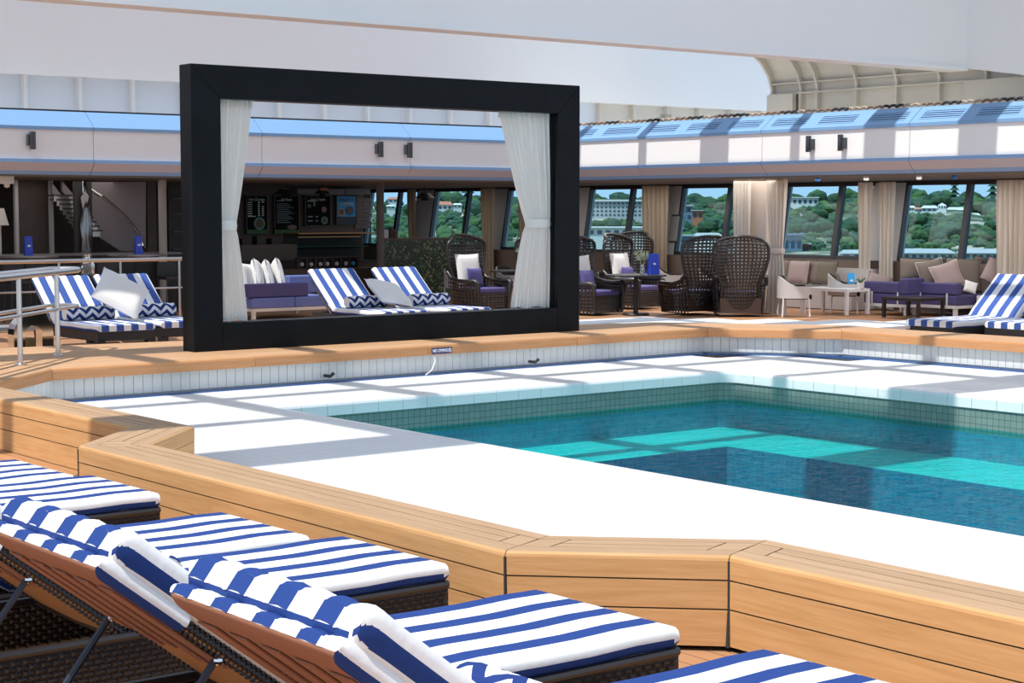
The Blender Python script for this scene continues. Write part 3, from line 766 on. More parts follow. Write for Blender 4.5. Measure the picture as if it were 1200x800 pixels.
def bolster(label, loc, rz, group, L=.80, r=.105):
    q = MB(); n = 20; rings = []
    xs = [0, .012, .05] + [.05 + (L - .1) * k / 10 for k in range(1, 11)] + [L - .012, L]
    for x in xs:
        e = min(x, L - x); rr = r * (.86 if e < .001 else (.96 if e < .02 else 1)) 
        rings.append([(x - L / 2, rr * math.cos(2 * PI * j / n), r + rr * math.sin(2 * PI * j / n)) for j in range(n)])
    q.loft(rings, uv=True)
    o = q.build('bolster', M_CHEV, None, smooth=False, loc=loc, rz=rz); 
    return tag(o, label, 'bolster', group)
def pillow_mesh(w, h, t, m, pipe=True):
    q = MB(); N = 12
    def f(sgn):
        def g(a, b):
            x, y = 2 * a - 1, 2 * b - 1
            k = (1 - x ** 4) ** .5 * (1 - y ** 4) ** .5 if abs(x) < 1 and abs(y) < 1 else 0
            px = x * (1 - .055 * (1 - abs(y) ** 2) * abs(x)); py = y * (1 - .055 * (1 - abs(x) ** 2) * abs(y))
            return (px * w / 2, sgn * (t / 2) * k, py * h / 2 + h / 2)
        return g
    q.grid(f(1), N, N); q.grid(f(-1), N, N)
    # wind the second sheet the other way
    n2 = N * N
    for i in range(n2, 2 * n2): pass
    return q
def pillow(name, label, loc, rot, size, m, group, cat='pillow', pipe=None):
    w, h, th = size; R_ = Matrix.Rotation(rot[2], 3, 'Z') @ Matrix.Rotation(rot[0], 3, 'X') @ Matrix.Rotation(rot[1], 3, 'Y')
    lift = abs(math.sin(rot[1])) * w / 2 * math.cos(rot[0])
    t = thing(name, label, cat, (loc[0], loc[1], loc[2] + lift), 0, group); t.rotation_euler = R_.to_euler()
    pillow_mesh(w, h, th, m).build('cover', m, t, smooth=True)
    if pipe:
        P = []
        for k in range(16):
            s = k / 16 * 4; e = int(s); f = s - e
            x, y = [(-1 + 2 * f, -1), (1, -1 + 2 * f), (1 - 2 * f, 1), (-1, 1 - 2 * f)][e]
            P.append((x * (1 - .09 * (1 - y * y) * abs(x)) * w / 2, 0, y * (1 - .09 * (1 - x * x) * abs(y)) * h / 2 + h / 2))
        q = MB(); q.tube(P, .009, 5, closed=True); q.build('piping', pipe, t)
    return t

# --- wicker lounger (near row); local +x points to the foot end
def weave_panel(L, H, axis='x', sz=(.052, .024)):
    q = MB(); nx, nz = int(L / sz[0]), int(H / sz[1])
    for j in range(nz):
        for i in range(-1, nx):
            x0 = (i + .5 * (j % 2)) * sz[0]; x1 = x0 + sz[0] * .94; z0 = j * sz[1]; z1 = z0 + sz[1] * .9
            x0 = max(0, x0); x1 = min(L, x1)
            if x1 - x0 < .01: continue
            xm0, xm1 = x0 + (x1 - x0) * .25, x0 + (x1 - x0) * .75; zm = (z0 + z1) / 2
            for s in (-1, 1):
                b = .004 * s; t = .013 * s
                P = [(x0, b, z0), (x1, b, z0), (x1, b, z1), (x0, b, z1), (xm0, t, zm - .004), (xm1, t, zm - .004), (xm1, t, zm + .004), (xm0, t, zm + .004)]
                for f in ((0, 1, 5, 4), (1, 2, 6, 5), (2, 3, 7, 6), (3, 0, 4, 7), (4, 5, 6, 7)): q.face([P[k] for k in f])
    q.box((0, -.004, 0), (L, .004, H)); return q
XH, RISE, RUN = -1.65, .63, .80
def wicker_lounger(up, L=2.62):
    t = thing('sun_lounger', '', 'sun lounger'); XB = -L
    me = weave_panel(L, .21).data('side_panel', M_WICK)
    for y in (-W2 + .01, W2 - .01): o = link('side_panel', me, t, (XB, y, .1)); o['kind'] = 'stuff'
    me2 = weave_panel(.9, .21).data('end_panel', M_WICK)
    for x in (XB, -.01): o = link('end_panel', me2, t, (x, -.45, .1), (0, 0, PI / 2)); o['kind'] = 'stuff'
    for y in (-W2 + .012, W2 - .012):
        q = MB(); q.tube([(XB, y, .315), (0, y, .315)], .019, 8)
        q.build('top_rail', M_WICK, t)
    for x in (XB + .04, -.05):
        for y in (-W2 + .05, W2 - .05): q = MB(); q.box((x - .03, y - .03, 0), (x + .03, y + .03, .12)); q.build('leg', M_WICK, t)
    for k in range(10):
        x = -.1 + (XH + .1) * k / 9; q = MB(); q.box((x - .05, -W2 + .03, .295), (x + .05, W2 - .03, .312)); q.build('bed_slat', M_WICKB, t)
    if up:
        d = Vector((-RUN, 0, RISE)).normalized(); nn = Vector((d.z, 0, -d.x)); LB = math.hypot(RUN, RISE)
        H0 = Vector((XH + .02, 0, .288))
        for y in (-W2 + .05, W2 - .05):
            a = H0 + Vector((0, y, 0)); b = a + d * (LB - .02)
            q = MB(); q.tube([a, b], .023, 8); o = q.build('back_rail', M_WICK, t)
            q = MB(); nb = int(LB / .024)
            for k in range(nb):
                p = a + d * (k + .5) * (LB / nb)
                for off in ((-.02, .8), (.0, 1.15), (.02, .8)):
                    sy = -1
                    q.ball(p + Vector((0, sy * .019 * off[1], 0)) + nn * off[0] + d * (.012 if off[0] == 0 else 0), .0105, 5)
            o = q.build('rail_weave', M_WICK, t, smooth=True); o['kind'] = 'stuff'
        # woven back between the rails: many narrow bounce-tinted strands over a dark weft
        q = MB(); ns = 46
        for k in range(ns):
            p = H0 + d * (.03 + (LB - .06) * k / ns); A = p + Vector((0, -W2 + .03, 0)) - nn * .012; B = p + Vector((0, W2 - .03, 0)) - nn * .012
            e = d * .008; f = nn * .007
            q.loft([[A - e, A + f, A + e, A - f], [(A + B) / 2 - e - nn * .01, (A + B) / 2 + f - nn * .01, (A + B) / 2 + e - nn * .01, (A + B) / 2 - f - nn * .01], [B - e, B + f, B + e, B - f]])
        o = q.build('back_weave', M_WICKW, t); o['kind'] = 'stuff'
        q = MB(); A = [H0 + Vector((0, y, 0)) + d * s for y, s in ((-W2 + .03, .02), (W2 - .03, .02), (W2 - .03, LB - .02), (-W2 + .03, LB - .02))]
        q.loft([A, [p + nn * .008 for p in A]]); q.build('back_board', M_WICKB, t)
        for k in range(5):
            y = -.36 + k * .18; q = MB()
            P0 = H0 + Vector((0, y, 0)) + d * (LB - .0) - nn * .035; P1 = H0 + Vector((0, y, 0)) + d * (LB - .52 - .05 * (k % 2)) - nn * .03
            hw = Vector((0, .055, 0)); q.loft([[P0 - hw, P0 + hw, P0 + hw - nn * .006, P0 - hw - nn * .006], [P1 - hw, P1 + hw, P1 + hw - nn * .006, P1 - hw - nn * .006]])
            q.build('canvas_strap', M_STRAP, t)
        for y in (-W2 + .06, W2 - .06):
            a = H0 + Vector((0, y, 0)) + d * .55 - nn * .03; b = Vector((a.x - .28, y, .25))
            q = MB(); q.tube([a, b], .014, 8); o = q.build('prop_strut', mat('blue_black_metal', (.02, .03, .05), .3), t)
            q = MB(); q.ball(a + Vector((0, -.02, 0)), .017, 6); q.build('bolt', M_CHROME, o)
    mattress(t, up)
    return t
GN = 'striped sun loungers in the near row'
l_up = wicker_lounger(True); l_up.location = (4.86, 5.52, 0); l_up['group'] = GN
l_up['label'] = 'striped lounger with raised back and whole foot end in view before the bench corner'
place_copy(l_up, (4.88, 4.16, 0), 0, 'striped lounger with raised back nearest the camera, its foot end cut by the photo edge', GN)
place_copy(l_up, (4.88, 7.13, 0), 0, 'striped lounger with a bolster at its hinge, third from the camera', GN)
place_copy(l_up, (4.74, 8.16, 0), 0, 'striped lounger touching the bolster lounger, fourth from the camera', GN)
place_copy(l_up, (4.76, 9.88, 0), 0, 'striped lounger next to the recess in the bench, second farthest of the near row', GN)
place_copy(l_up, (4.66, 10.86, 0), 0, 'striped lounger farthest along the near row, by the bench recess', GN)
GB = 'bolsters on the sun loungers'
bolster('round bolster with zipped end lying on the flat lounger behind the raised striped back', (3.42, 7.13, .43), PI / 2, GB, r=.1)
bolster('chevron bolster lying on the nearest lounger in front of its raised back', (3.40, 4.16, .42), PI / 2, GB, r=.1)

# --- black framed loungers on the far deck
def wood_lounger(up=True, L=2.2):
    t = thing('sun_lounger', '', 'sun lounger')
    for y in (-W2 + .03, W2 - .03): q = MB(); q.box((-L, y - .03, .18), (0, y + .03, .32)); q.build('side_rail', M_BLACKW, t)
    for x in (-L + .03, -.03): q = MB(); q.box((x - .03, -W2 + .06, .18), (x + .03, W2 - .06, .32)); q.build('end_rail', M_BLACKW, t)
    for x in (-L + .1, -.06):
        for y in (-W2 + .06, W2 - .06): q = MB(); q.box((x - .06, y - .06, 0), (x + .06, y + .06, .2)); q.build('leg', M_BLACKW, t)
    if up:
        d = Vector((-.72, 0, .62)).normalized()
        for y in (-W2 + .05, W2 - .05):
            q = MB(); a = Vector((-1.66, y, .3)); q.tube([a, a + d * .85], .02, 6); q.build('back_rail', M_BLACKW, t)
    STRIPE_NOW[0] = M_STRIPE2; mattress(t, up, .92, -1.6, .62, .74, .11, L, fold=False); STRIPE_NOW[0] = None
    return t
GF = 'striped loungers on the far deck'
f0 = wood_lounger(); f0.location = (11.5, 23.75, 0); f0.rotation_euler = (0, 0, -PI / 2); f0['group'] = GF
f0['label'] = 'striped lounger on black frame behind the steel railing, with the big white pillow'
place_copy(f0, (12.62, 23.95, 0), -PI / 2, 'striped lounger on black frame beside the left post of the big black frame', GF)
place_copy(f0, (16.68, 24.0, 0), -PI / 2, 'striped lounger seen through the frame beside the blue sofa', GF)
place_copy(f0, (18.02, 24.0, 0), -PI / 2, 'striped lounger seen through the frame with draped top and white pillow', GF)
place_copy(f0, (21.55, 17.0, 0), PI, 'striped lounger on black frame at the side deck, nearer the white loungers', GF)
place_copy(f0, (22.05, 15.9, 0), PI, 'striped lounger on black frame at the side deck, cut by the photo edge, raised back', GF)
bolster('chevron bolster on the lounger behind the steel railing', (11.5, 25.05, .42), 0, GB)
bolster('chevron bolster on the lounger beside the left post of the black frame', (12.62, 25.2, .42), 0, GB)
bolster('chevron bolster on the lounger next to the blue sofa', (16.72, 25.25, .42), 0, GB)
bolster('chevron bolster on the draped lounger seen through the frame', (18.05, 25.25, .42), 0, GB)
bolster('chevron bolster at the back of the lounger at the right edge', (23.2, 15.95, .42), PI / 2, GB)
GP = 'white pillows on the far loungers'
pillow('pillow', 'big white pillow leaning on edge between the two loungers by the railing', (11.68, 24.55, .42), (-.75, .72, .15), (.78, .78, .2), M_PILLOW, GP)
pillow('pillow', 'white pillow leaning between the two loungers seen through the frame', (17.05, 24.75, .42), (-1.0, .35, .35), (.72, .72, .2), M_PILLOW, GP)

# --- white sling loungers without mattresses
def sling_lounger():
    t = thing('sling_lounger', '', 'sun lounger'); L = 2.1; w_ = .41
    for y in (-w_, w_): q = MB(); q.box((-L, y - .022, .27), (0, y + .022, .32)); q.build('side_rail', M_WMETAL, t)
    for x in (-L + .02, -.02): q = MB(); q.box((x - .02, -w_, .27), (x + .02, w_, .32)); q.build('end_rail', M_WMETAL, t)
    for x in (-L + .25, -.03):
        for y in (-w_, w_): q = MB(); q.box((x - .025, y - .02, 0), (x + .025, y + .02, .28)); q.build('leg', M_WMETAL, t)
    q = MB(); q.grid(lambda a, b: (-L * a, -w_ + 2 * w_ * b, .318 + .008 * math.sin(PI * b)), 6, 6); o = q.build('sling', M_WMESH, t)
    # zigzag lacing under the sling
    for y in (-w_ + .03, w_ - .03):
        q = MB(); P = [(-.1 - k * .14, y, .27 if k % 2 else .16) for k in range(13)]; q.tube(P, .007, 4); q.build('lacing', M_WMETAL, t)
    q = MB(); P = [(-.03, -w_ + .06 + k * .12, .27 if k % 2 else .13) for k in range(6)]; q.tube(P, .007, 4); q.build('lacing', M_WMETAL, t)
    return t
GS = 'bare white sling loungers behind the far ledge'
s0 = sling_lounger(); s0.location = (18.3, 20.3, 0); s0.rotation_euler = (0, 0, PI); s0['group'] = GS
s0['label'] = 'bare white sling lounger in the middle of the row, before the wicker chairs'
place_copy(s0, (17.75, 21.2, 0), PI, 'bare white sling lounger next to the right post of the black frame', GS)
place_copy(s0, (19.0, 19.45, 0), PI, 'bare white sling lounger in front of the tied beige curtain', GS)
place_copy(s0, (19.85, 18.6, 0), PI, 'bare white sling lounger in front of the white coffee table', GS)
place_copy(s0, (20.8, 17.8, 0), PI, 'bare white sling lounger next to the striped ones at the side deck', GS)

# ================================================================== THE BIG BLACK FRAME WITH CURTAINS
t = thing('poolside_frame', 'tall black lacquered picture frame standing on the teak ledge with tied white curtains', 'frame', (9.66, 18.2, .45))
t.rotation_euler = (0, 0, 0)
FW, FH, FM, FD = 5.88, 3.33, .385, .28
def fr(nm, poly): q = MB(); q.loft([[(x, 0, z) for x, z in poly], [(x, FD, z) for x, z in poly]]); o = q.build(nm, M_BLACKLAC, t); bevel(o, .006, 1)
fr('left_post', [(0, 0), (FM, 0), (FM, FH - FM), (0, FH)]); fr('right_post', [(FW, 0), (FW, FH), (FW - FM, FH - FM), (FW - FM, 0)])
fr('top_beam', [(0, FH), (FM, FH - FM), (FW - FM, FH - FM), (FW, FH)]); fr('bottom_beam', [(FM, 0), (FW - FM, 0), (FW - FM, .33), (FM, .33)])
q = MB(); q.box((FW - FM - .01, .09, .33), (FW - FM + .0, .2, FH - FM)); q.build('curtain_channel', M_BLACKLAC, t)
def curtain(label, loc, h, wt, wm, wb, tie, m, group, off=0, folds=9, rz=0, amp=.035, lean=0, cat='curtain'):
    # hangs from z=loc.z+h; widths at the top, tie and foot; 'off' moves the gathered side (-1 left fixed, 1 right fixed)
    c = thing('curtain', label, cat, loc, rz, group); q = MB()
    def wz(k):           # k 0 foot .. 1 top
        if tie is None: return wb + (wt - wb) * k
        if k > tie:
            s = (k - tie) / (1 - tie); return wm + (wt - wm) * (s ** .85)
        s = (tie - k) / tie; return wm + (wb - wm) * (s ** .7)
    def f(a, b):
        k = 1 - a; w_ = wz(k); x = (b - .5) * w_
        x += off * (wt - w_) / 2
        am = amp * (.55 + .45 * w_ / wt) * (1 if tie is None or abs(k - tie) > .03 else .5)
        ph = b * folds * 2 * PI
        return (x + lean * k, am * math.sin(ph + .6 * math.sin(5 * k + b * 9)) + .01 * math.sin(ph * 2.3), k * h + .012 * math.sin(b * 12) * (1 - k))
    q.grid(f, 26, folds * 8); o = q.build('cloth', m, c, smooth=True)
    if tie:
        q = MB(); xc = off * (wt - wm) / 2 + lean * tie; ww = wm / 2 + .02
        P = [(xc + ww * math.cos(2 * PI * j / 14), .06 * math.sin(2 * PI * j / 14), tie * h) for j in range(14)]
        rings = [[(p[0], p[1], p[2] - .05) for p in P], [(xc + (p[0] - xc) * 1.05, p[1] * 1.15, p[2]) for p in P], [(p[0], p[1], p[2] + .06) for p in P]]
        q.loft(rings, caps=False); q.build('tie_band', m, c, smooth=True)
    q = MB(); q.grid(lambda a, b: ((b - .5) * wt + lean, .022 * math.sin(b * folds * 4 * PI), h - .1 * a + .01), 2, folds * 8); q.build('heading', m, c)
    return c
GC = 'white curtains tied back inside the black frame'
ch_ = FH - FM - .33
curtain('white curtain tied back at the left post inside the black frame', (9.66 + FM + .26, 18.36, .79), ch_, .50, .25, .40, .43, M_SHEER, GC, off=-1, folds=8, amp=.028)
curtain('white curtain tied back at the right post inside the black frame', (9.66 + FW - FM - .46, 18.36, .79), ch_, .86, .38, .64, .43, M_SHEER, GC, off=1, folds=10, amp=.035)

# no-diving plate on the ledge nosing
def text_mesh(body, size, m, parent, loc, rot, name='lettering', ext=.002, align='CENTER', sx=1):
    cu = bpy.data.curves.new(name, 'FONT'); cu.body = body; cu.size = size; cu.extrude = ext; cu.align_x = align; cu.align_y = 'CENTER'; cu.resolution_u = 2
    cu.materials.append(m); tmp = bpy.data.objects.new(name, cu); COL.objects.link(tmp); dg = bpy.context.evaluated_depsgraph_get(); me = bpy.data.meshes.new_from_object(tmp.evaluated_get(dg)); bpy.data.objects.remove(tmp)
    o = bpy.data.objects.new(name, me); COL.objects.link(o); o.location = loc; o.rotation_euler = rot; o.scale = (sx, 1, 1); o['kind'] = 'stuff'
    if parent: o.parent = parent
    return o
M_SIGNB = mat('sign_blue', (.01, .03, .16), .4); M_LET = mat('white_lettering', (.85, .85, .85), .5)
def on_front(px, py, y): return aty(px, py, y)
p = on_front(518.5, 411.5, 17.28 + .1)
t = thing('no_diving_sign', 'small blue plate with white lettering fixed to the far teak ledge', 'sign', (p.x, 17.395, .375), math.atan2(.3, 9.85))
q = MB(); q.box((-.15, -.012, -.035), (.15, 0, .035)); q.build('plate', M_SIGNB, t)
text_mesh('NO DIVING', .058, M_LET, t, (-.03, -.014, 0), (PI / 2, 0, 0), sx=.78)
q = MB(); q.tube([(.118 + .02 * math.cos(a * PI / 6), -.014, .02 * math.sin(a * PI / 6)) for a in range(12)], .004, 4, closed=True); q.tube([(.106, -.014, .012), (.13, -.014, -.012)], .004, 4); q.build('emblem', M_LET, t)
for i, (px_, l) in enumerate(((500, 'thin white hose hanging down the tiled upstand below the sign'), (868, 'thin white hose hanging at the corner of the tiled upstand'))):
    p = aty(px_, 420, 17.4); q = MB()
    q.tube([(p.x + .12, p.y + .02, .31), (p.x + .1, p.y - .04, .25), (p.x + .02, p.y - .08, .15), (p.x - .1, p.y - .12, .1)], .008, 5); tag(q.build('hose', M_WHITE), l, 'hose', 'hoses at the pool upstand')
for i, (px_, l) in enumerate(((380, 'small black nozzle on the tiled upstand below the middle of the frame'), (620, 'small black nozzle on the tiled upstand below the right curtain'))):
    p = aty(px_, 430, 17.45); q = MB(); q.tube([(p.x, 17.45, .16), (p.x, 17.32, .16), (p.x + .04, 17.3, .2)], .02, 6); tag(q.build('nozzle', M_BLACKW), l, 'nozzle', 'nozzles on the pool upstand')

# ================================================================== LOUNGE AND CAFE BEHIND
WX = 29.55
ce = struct(MB().box((24.98, 6, 2.72), (31.5, 50, 2.8)).box((-6, 30.8, 2.72), (24.98, 50, 2.8)).build('ceiling', mat('ceiling_dark', (.16, .14, .12), .7)))
# window wall along the ship's side, leaning outwards
def wx(z): return 29.4 + (z - 1.05) * .17
ws = root('wall_side')
PIT = 3.42; M0 = 22.45
YA, YBB = 15.0, 47.0
q = MB(); q.box((29.2, YA, 0), (29.45, YBB, 1.02)); q.build('low_wall', mat('low_brown_wall', (.16, .12, .1), .7), ws)
q = MB(); q.loft([[(wx(2.68), YA, 2.68), (wx(2.68) + .2, YA, 2.68), (wx(2.68) + .2, YA, 2.8), (wx(2.68), YA, 2.8)], [(wx(2.68), YBB, 2.68), (wx(2.68) + .2, YBB, 2.68), (wx(2.68) + .2, YBB, 2.8), (wx(2.68), YBB, 2.8)]]); q.build('head_beam', M_FRAME, ws)
def slab(nm, y0, y1, z0, z1, off, th, m, parent):
    q = MB(); q.loft([[(wx(z0) + off, y0, z0), (wx(z0) + off + th, y0, z0), (wx(z1) + off + th, y0, z1), (wx(z1) + off, y0, z1)], [(wx(z0) + off, y1, z0), (wx(z0) + off + th, y1, z0), (wx(z1) + off + th, y1, z1), (wx(z1) + off, y1, z1)]])
    return q.build(nm, m, parent)
def glass_mat():
    m = bpy.data.materials.new('window_glass'); m.use_nodes = True; nt = m.node_tree; nt.nodes.remove(nt.nodes['Principled BSDF'])
    tr = nt.nodes.new('ShaderNodeBsdfTransparent'); tr.inputs[0].default_value = (.72, .88, .95, 1); gl = nt.nodes.new('ShaderNodeBsdfGlossy'); gl.inputs['Roughness'].default_value = .02
    mx = nt.nodes.new('ShaderNodeMixShader'); mx.inputs[0].default_value = .02; nt.links.new(tr.outputs[0], mx.inputs[1]); nt.links.new(gl.outputs[0], mx.inputs[2]); nt.links.new(mx.outputs[0], nt.nodes['Material Output'].inputs[0]); return m
M_GLASS = glass_mat()
for k in range(-2, 8):
    ym = M0 + PIT * k
    wroot = root('window_%d' % (k + 3))
    for nm, y0, y1 in (('large_pane', ym + .06, ym + 1.58), ('small_pane', ym - .9, ym - .06)):
        slab(nm, y0, y1, 1.08, 2.66, .05, .012, M_GLASS, wroot)
    slab('mullion', ym - .06, ym + .06, 1.04, 2.7, -.02, .12, M_FRAME, wroot)
    slab('frame_rail', ym - .95, ym + 1.62, 2.62, 2.7, -.01, .1, M_FRAME, wroot); slab('frame_rail', ym - .95, ym + 1.62, 1.02, 1.1, -.01, .1, M_FRAME, wroot)
    slab('frame_post', ym + 1.57, ym + 1.63, 1.04, 2.7, -.01, .1, M_FRAME, wroot)
    slab('pier', ym + 1.62, ym + PIT - .9, .9, 2.72, 0, .2, M_GREY, ws)
# small access panel on one pier
y = aty(787, 270, 1).x and atx(787, 270, 29.4).y
slab('hatch', y - .14, y + .12, 1.35, 1.95, -.03, .03, mat('hatch_grey', (.42, .43, .44), .5), ws)
slab('hatch_frame', y - .17, y + .15, 1.31, 1.99, -.015, .02, M_FRAME, ws)
# ends of the lounge
q = MB(); q.box((-6, 46.5, 0), (31, 46.7, 2.8)); struct(q.build('wall_far', M_DARK))
q = MB(); q.box((20.2, 38.4, 0), (25.35, 38.6, 2.8)); cw_ = struct(q.build('wall_cafe', M_DARKBR))
q = MB(); q.box((10.0, 37.0, 0), (20.2, 37.2, 2.8)); struct(q.build('wall_left', mat('black_brown_wall', (.05, .04, .037), .6, var=.2, vscale=1)))
# brick-sized dark tiles right of the poster
bx0 = aty(418, 240, 38.36).x; bx1 = aty(436, 240, 38.36).x
for r in range(8):
    for c in range(2):
        w_ = (bx1 - bx0) / 2; x = bx0 + c * w_ + (.0 if r % 2 else -.06)
        q = MB(); q.box((x + .006, 38.36, 1.62 + r * .1), (x + w_ - .006, 38.4, 1.71 + r * .1)); q.build('tile', mat('dark_grey_tile', (.10, .085, .08), .4), cw_)

# curtains at the side windows and round the pillar
GW = 'beige curtains at the side windows'
def win_curtain(pl, pr, label, m=M_BEIGE, z0=.02, folds=6, x=29.0, top=2.68, tie=None, amp=.05, wb=None):
    a = atx(pl, 250, x).y; b = atx(pr, 250, x).y; w_ = abs(a - b)
    c = curtain(label, (x, (a + b) / 2, z0), top - z0, w_, (wb or w_) * .7 if tie else w_, wb or w_, tie, m, GW, off=0, folds=folds, rz=-PI / 2, amp=amp)
    return c
win_curtain(1168, 1212, 'beige curtain at the right end of the window wall, beside the striped lounger', folds=7)
win_curtain(1006, 1022, 'left of two beige curtains hanging behind the white coffee table and navy sofa', folds=3)
win_curtain(1030, 1048, 'right of two beige curtains hanging behind the navy sofa arm', folds=4)
win_curtain(753, 783, 'brownish curtain between the windows above the wicker chairs', M_BROWNC, folds=6)
win_curtain(564, 579, 'dark brown curtain seen through the frame behind the high-backed wicker chair', M_BROWNC, folds=4)
win_curtain(608, 622, 'dark brown curtain partly behind the right white curtain of the frame', M_BROWNC, folds=3)
win_curtain(478, 487, 'narrow dark curtain seen through the frame beside the grey pier', M_BROWNC, folds=2)
# pale pillar with two full-length curtains
pc = atx(889, 250, 26.2)
q = MB(); q.box((26.15, pc.y - .26, 0), (26.6, pc.y + .26, 2.72)); tag(q.build('pillar', mat('pale_pillar', (.72, .62, .54), .5)), 'pale square pillar between two long beige curtains by the wicker chairs', 'pillar')
for (pl_x, pr_x, lab, tie, wb) in ((860, 879, 'long beige curtain on the left side of the pale pillar, above the wicker chair backs', None, None), (899, 922, 'long beige curtain tied near its middle on the right side of the pale pillar', .47, None)):
    a = atx(pl_x, 250, 26.0).y; b = atx(pr_x, 250, 26.0).y; w_ = abs(a - b)
    curtain(lab, (26.0, (a + b) / 2, .01), 2.7, w_, w_ * .72, w_ * 1.1, tie, M_BEIGELIT, 'long curtains at the pale pillar', folds=5, rz=-PI / 2, amp=.04)
# columns
def column(px, y, r, m, label, z1=2.72, z0=0, shape='round'):
    p = aty(px, 250, y); q = MB(); q.lathe([(r, z0), (r, z1)], 18, (p.x, y, 0)); tag(q.build('column', m), label, 'column')
column(190.5, 33.0, .085 * 1.0, mat('pale_column', (.42, .38, .34), .5), 'pale round column beside the big black frame, left of it')
column(445.5, 33.6, .09, mat('brown_column', (.13, .10, .095), .5), 'brown column at the end of the green mosaic partition')
# ceiling spot lamps under the side soffit
for px, lab in ((958, 'blue ceiling spot lamp above the left side window'), (1015, 'white ceiling spot lamp above the two beige curtains'), (1077, 'white ceiling spot lamp above the long right window'), (1118, 'blue ceiling spot lamp near the mullion of the right window')):
    p = atx(px, 208, 25.6); q = MB(); q.lathe([(.0, 2.72), (.05, 2.72), (.05, 2.66), (.035, 2.645), (0, 2.645)][::-1], 10, (25.6, p.y, 0))
    tag(q.build('spot_lamp', mat('lamp_blue', (.02, .15, .5), .4) if 'blue' in lab else mat('lamp_white', (.9, .9, .9), .4)), lab, 'spot lamp', 'small spot lamps under the soffit')
p = aty(4, 206, 31.2); q = MB(); q.box((p.x - .15, 31.0, 2.58), (p.x + .12, 31.3, 2.72)); q.lathe([(0, 2.5), (.05, 2.52), (.06, 2.58)], 10, (p.x + .02, 31.1, 0)); tag(q.build('ceiling_camera', M_CREAM), 'cream ceiling camera box under the soffit at the left photo edge', 'camera')

# ---- cafe: menu boards, poster, counter, air vents, pendant lamps
CY_ = 38.3
def board_rect(px0, px1, py0, py1): a = aty(px0, py0, CY_); b = aty(px1, py1, CY_); return a.x, b.x, b.z, a.z
M_SCR = mat('board_black', (.005, .006, .008), .7, spec=.1)
M_LETG = mat('pale_board_lettering', (.62, .72, .72), .6)
M_LETD = mat('dim_board_lettering', (.22, .32, .33), .6)
def menu_board(px0, px1, py0, py1, label, head, lines, extra):
    x0, x1, z0, z1 = board_rect(px0, px1, py0, py1); w_ = x1 - x0; h = z1 - z0
    t = thing('menu_board', label, 'menu board', (x0, CY_, z0), 0, 'menu boards of the cafe')
    q = MB(); q.box((0, 0, 0), (w_, .1, h)); q.build('panel', M_SCR, t)
    q = MB()
    for a, b in (((-.02, -.012, -.02), (w_ + .02, .05, .0)), ((-.02, -.012, h), (w_ + .02, .05, h + .02)), ((-.02, -.012, 0), (0, .05, h)), ((w_, -.012, 0), (w_ + .02, .05, h))): q.box(a, b)
    o = q.build('surround', mat('board_edge', (.05, .05, .05), .4), t)
    text_mesh(head, .10, M_LETG, t, (w_ / 2, -.006, h - .09), (PI / 2, 0, 0), 'heading')
    q = MB()
    for (a, z, l, hh) in lines: q.box((a * w_, -.005, z * h), ((a + l) * w_, -.001, z * h + hh))
    o = q.build('price_lines', M_LETG if 'hot' in label else M_LETD, t); o['kind'] = 'stuff'
    extra(t, w_, h); return t
def cup(t, cx, cz, r, m1, m2):
    q = MB(); q.lathe([(0, -.004), (r, -.004), (r, .004), (0, .004)], 14); o = q.build('printed_cup', m1, t); o.rotation_euler = (PI / 2, 0, 0); o.location = (cx, -.008, cz)
    q = MB(); q.lathe([(0, -.004), (r * .72, -.004), (r * .72, .004), (0, .004)], 14); c = q.build('printed_coffee', m2, o); c.location = (0, 0, .006)
M_GRN = mat('printed_green', (.03, .13, .03), .6)
def ex1(t, w_, h):
    q = MB(); q.box((0, -.004, 0), (w_, -.001, .09)); q.build('green_strip', M_GRN, t); cup(t, w_ * .62, .24, .16, mat('print_teal', (.10, .30, .24), .5), mat('print_brown', (.12, .07, .04), .5))
def ex2(t, w_, h):
    q = MB(); q.box((0, -.004, 0), (w_, -.001, .09)); q.build('green_strip', M_GRN, t); q = MB(); q.ball((w_ * .72, 0, .15), .12, 8, sz=.5); o = q.build('printed_dish', mat('print_brown2', (.16, .12, .1), .5), t); o.scale = (1.2, .06, 1); o.location = (-.1, -.004, 0)
def ex3(t, w_, h): cup(t, w_ * .76, .13, .1, mat('print_teal', (.1, .3, .24), .5), mat('print_brown', (.12, .07, .04), .5)); cup(t, w_ * .74, h * .54, .07, mat('print_pink', (.5, .2, .2), .5), mat('print_brown2', (.16, .12, .1), .5))
L1 = [(.05, .82 - k * .06, .22, .02) for k in range(7)] + [(.55, .82 - k * .06, .1, .03) for k in range(7)] + [(.75, .82 - k * .06, .1, .03) for k in range(7) if k != 1] + [(.05, .44, .4, .02)]
menu_board(289, 313, 229.5, 273, 'black menu board for hot drinks, nearest the left white curtain', 'Hot Drinks', L1, ex1)
L2 = [(.08, .86, .3, .025)] + [(.08, .78 - k * .05, .5 + .2 * ((k * 7) % 3) / 2, .014) for k in range(11)]
menu_board(322, 350, 229.5, 273, 'black menu board with long lines of writing, second from the curtain', 'Sundaes', L2, ex2)
L3 = [(.08, .80, .36, .05), (.08, .68, .14, .02), (.08, .62, .14, .02), (.32, .66, .06, .14), (.08, .28, .2, .03), (.4, .28, .1, .03), (.08, .14, .2, .03), (.4, .14, .1, .03)]
menu_board(358, 387, 229.5, 264, 'black menu board with two headings and a printed cup, third from the curtain', 'Ice Cream', L3, ex3)
x0, x1, z0, z1 = board_rect(395, 417, 230, 262)
t = thing('poster', 'bright blue drinks poster right of the black menu boards', 'poster', (x0, CY_, z0)); w_, h = x1 - x0, z1 - z0
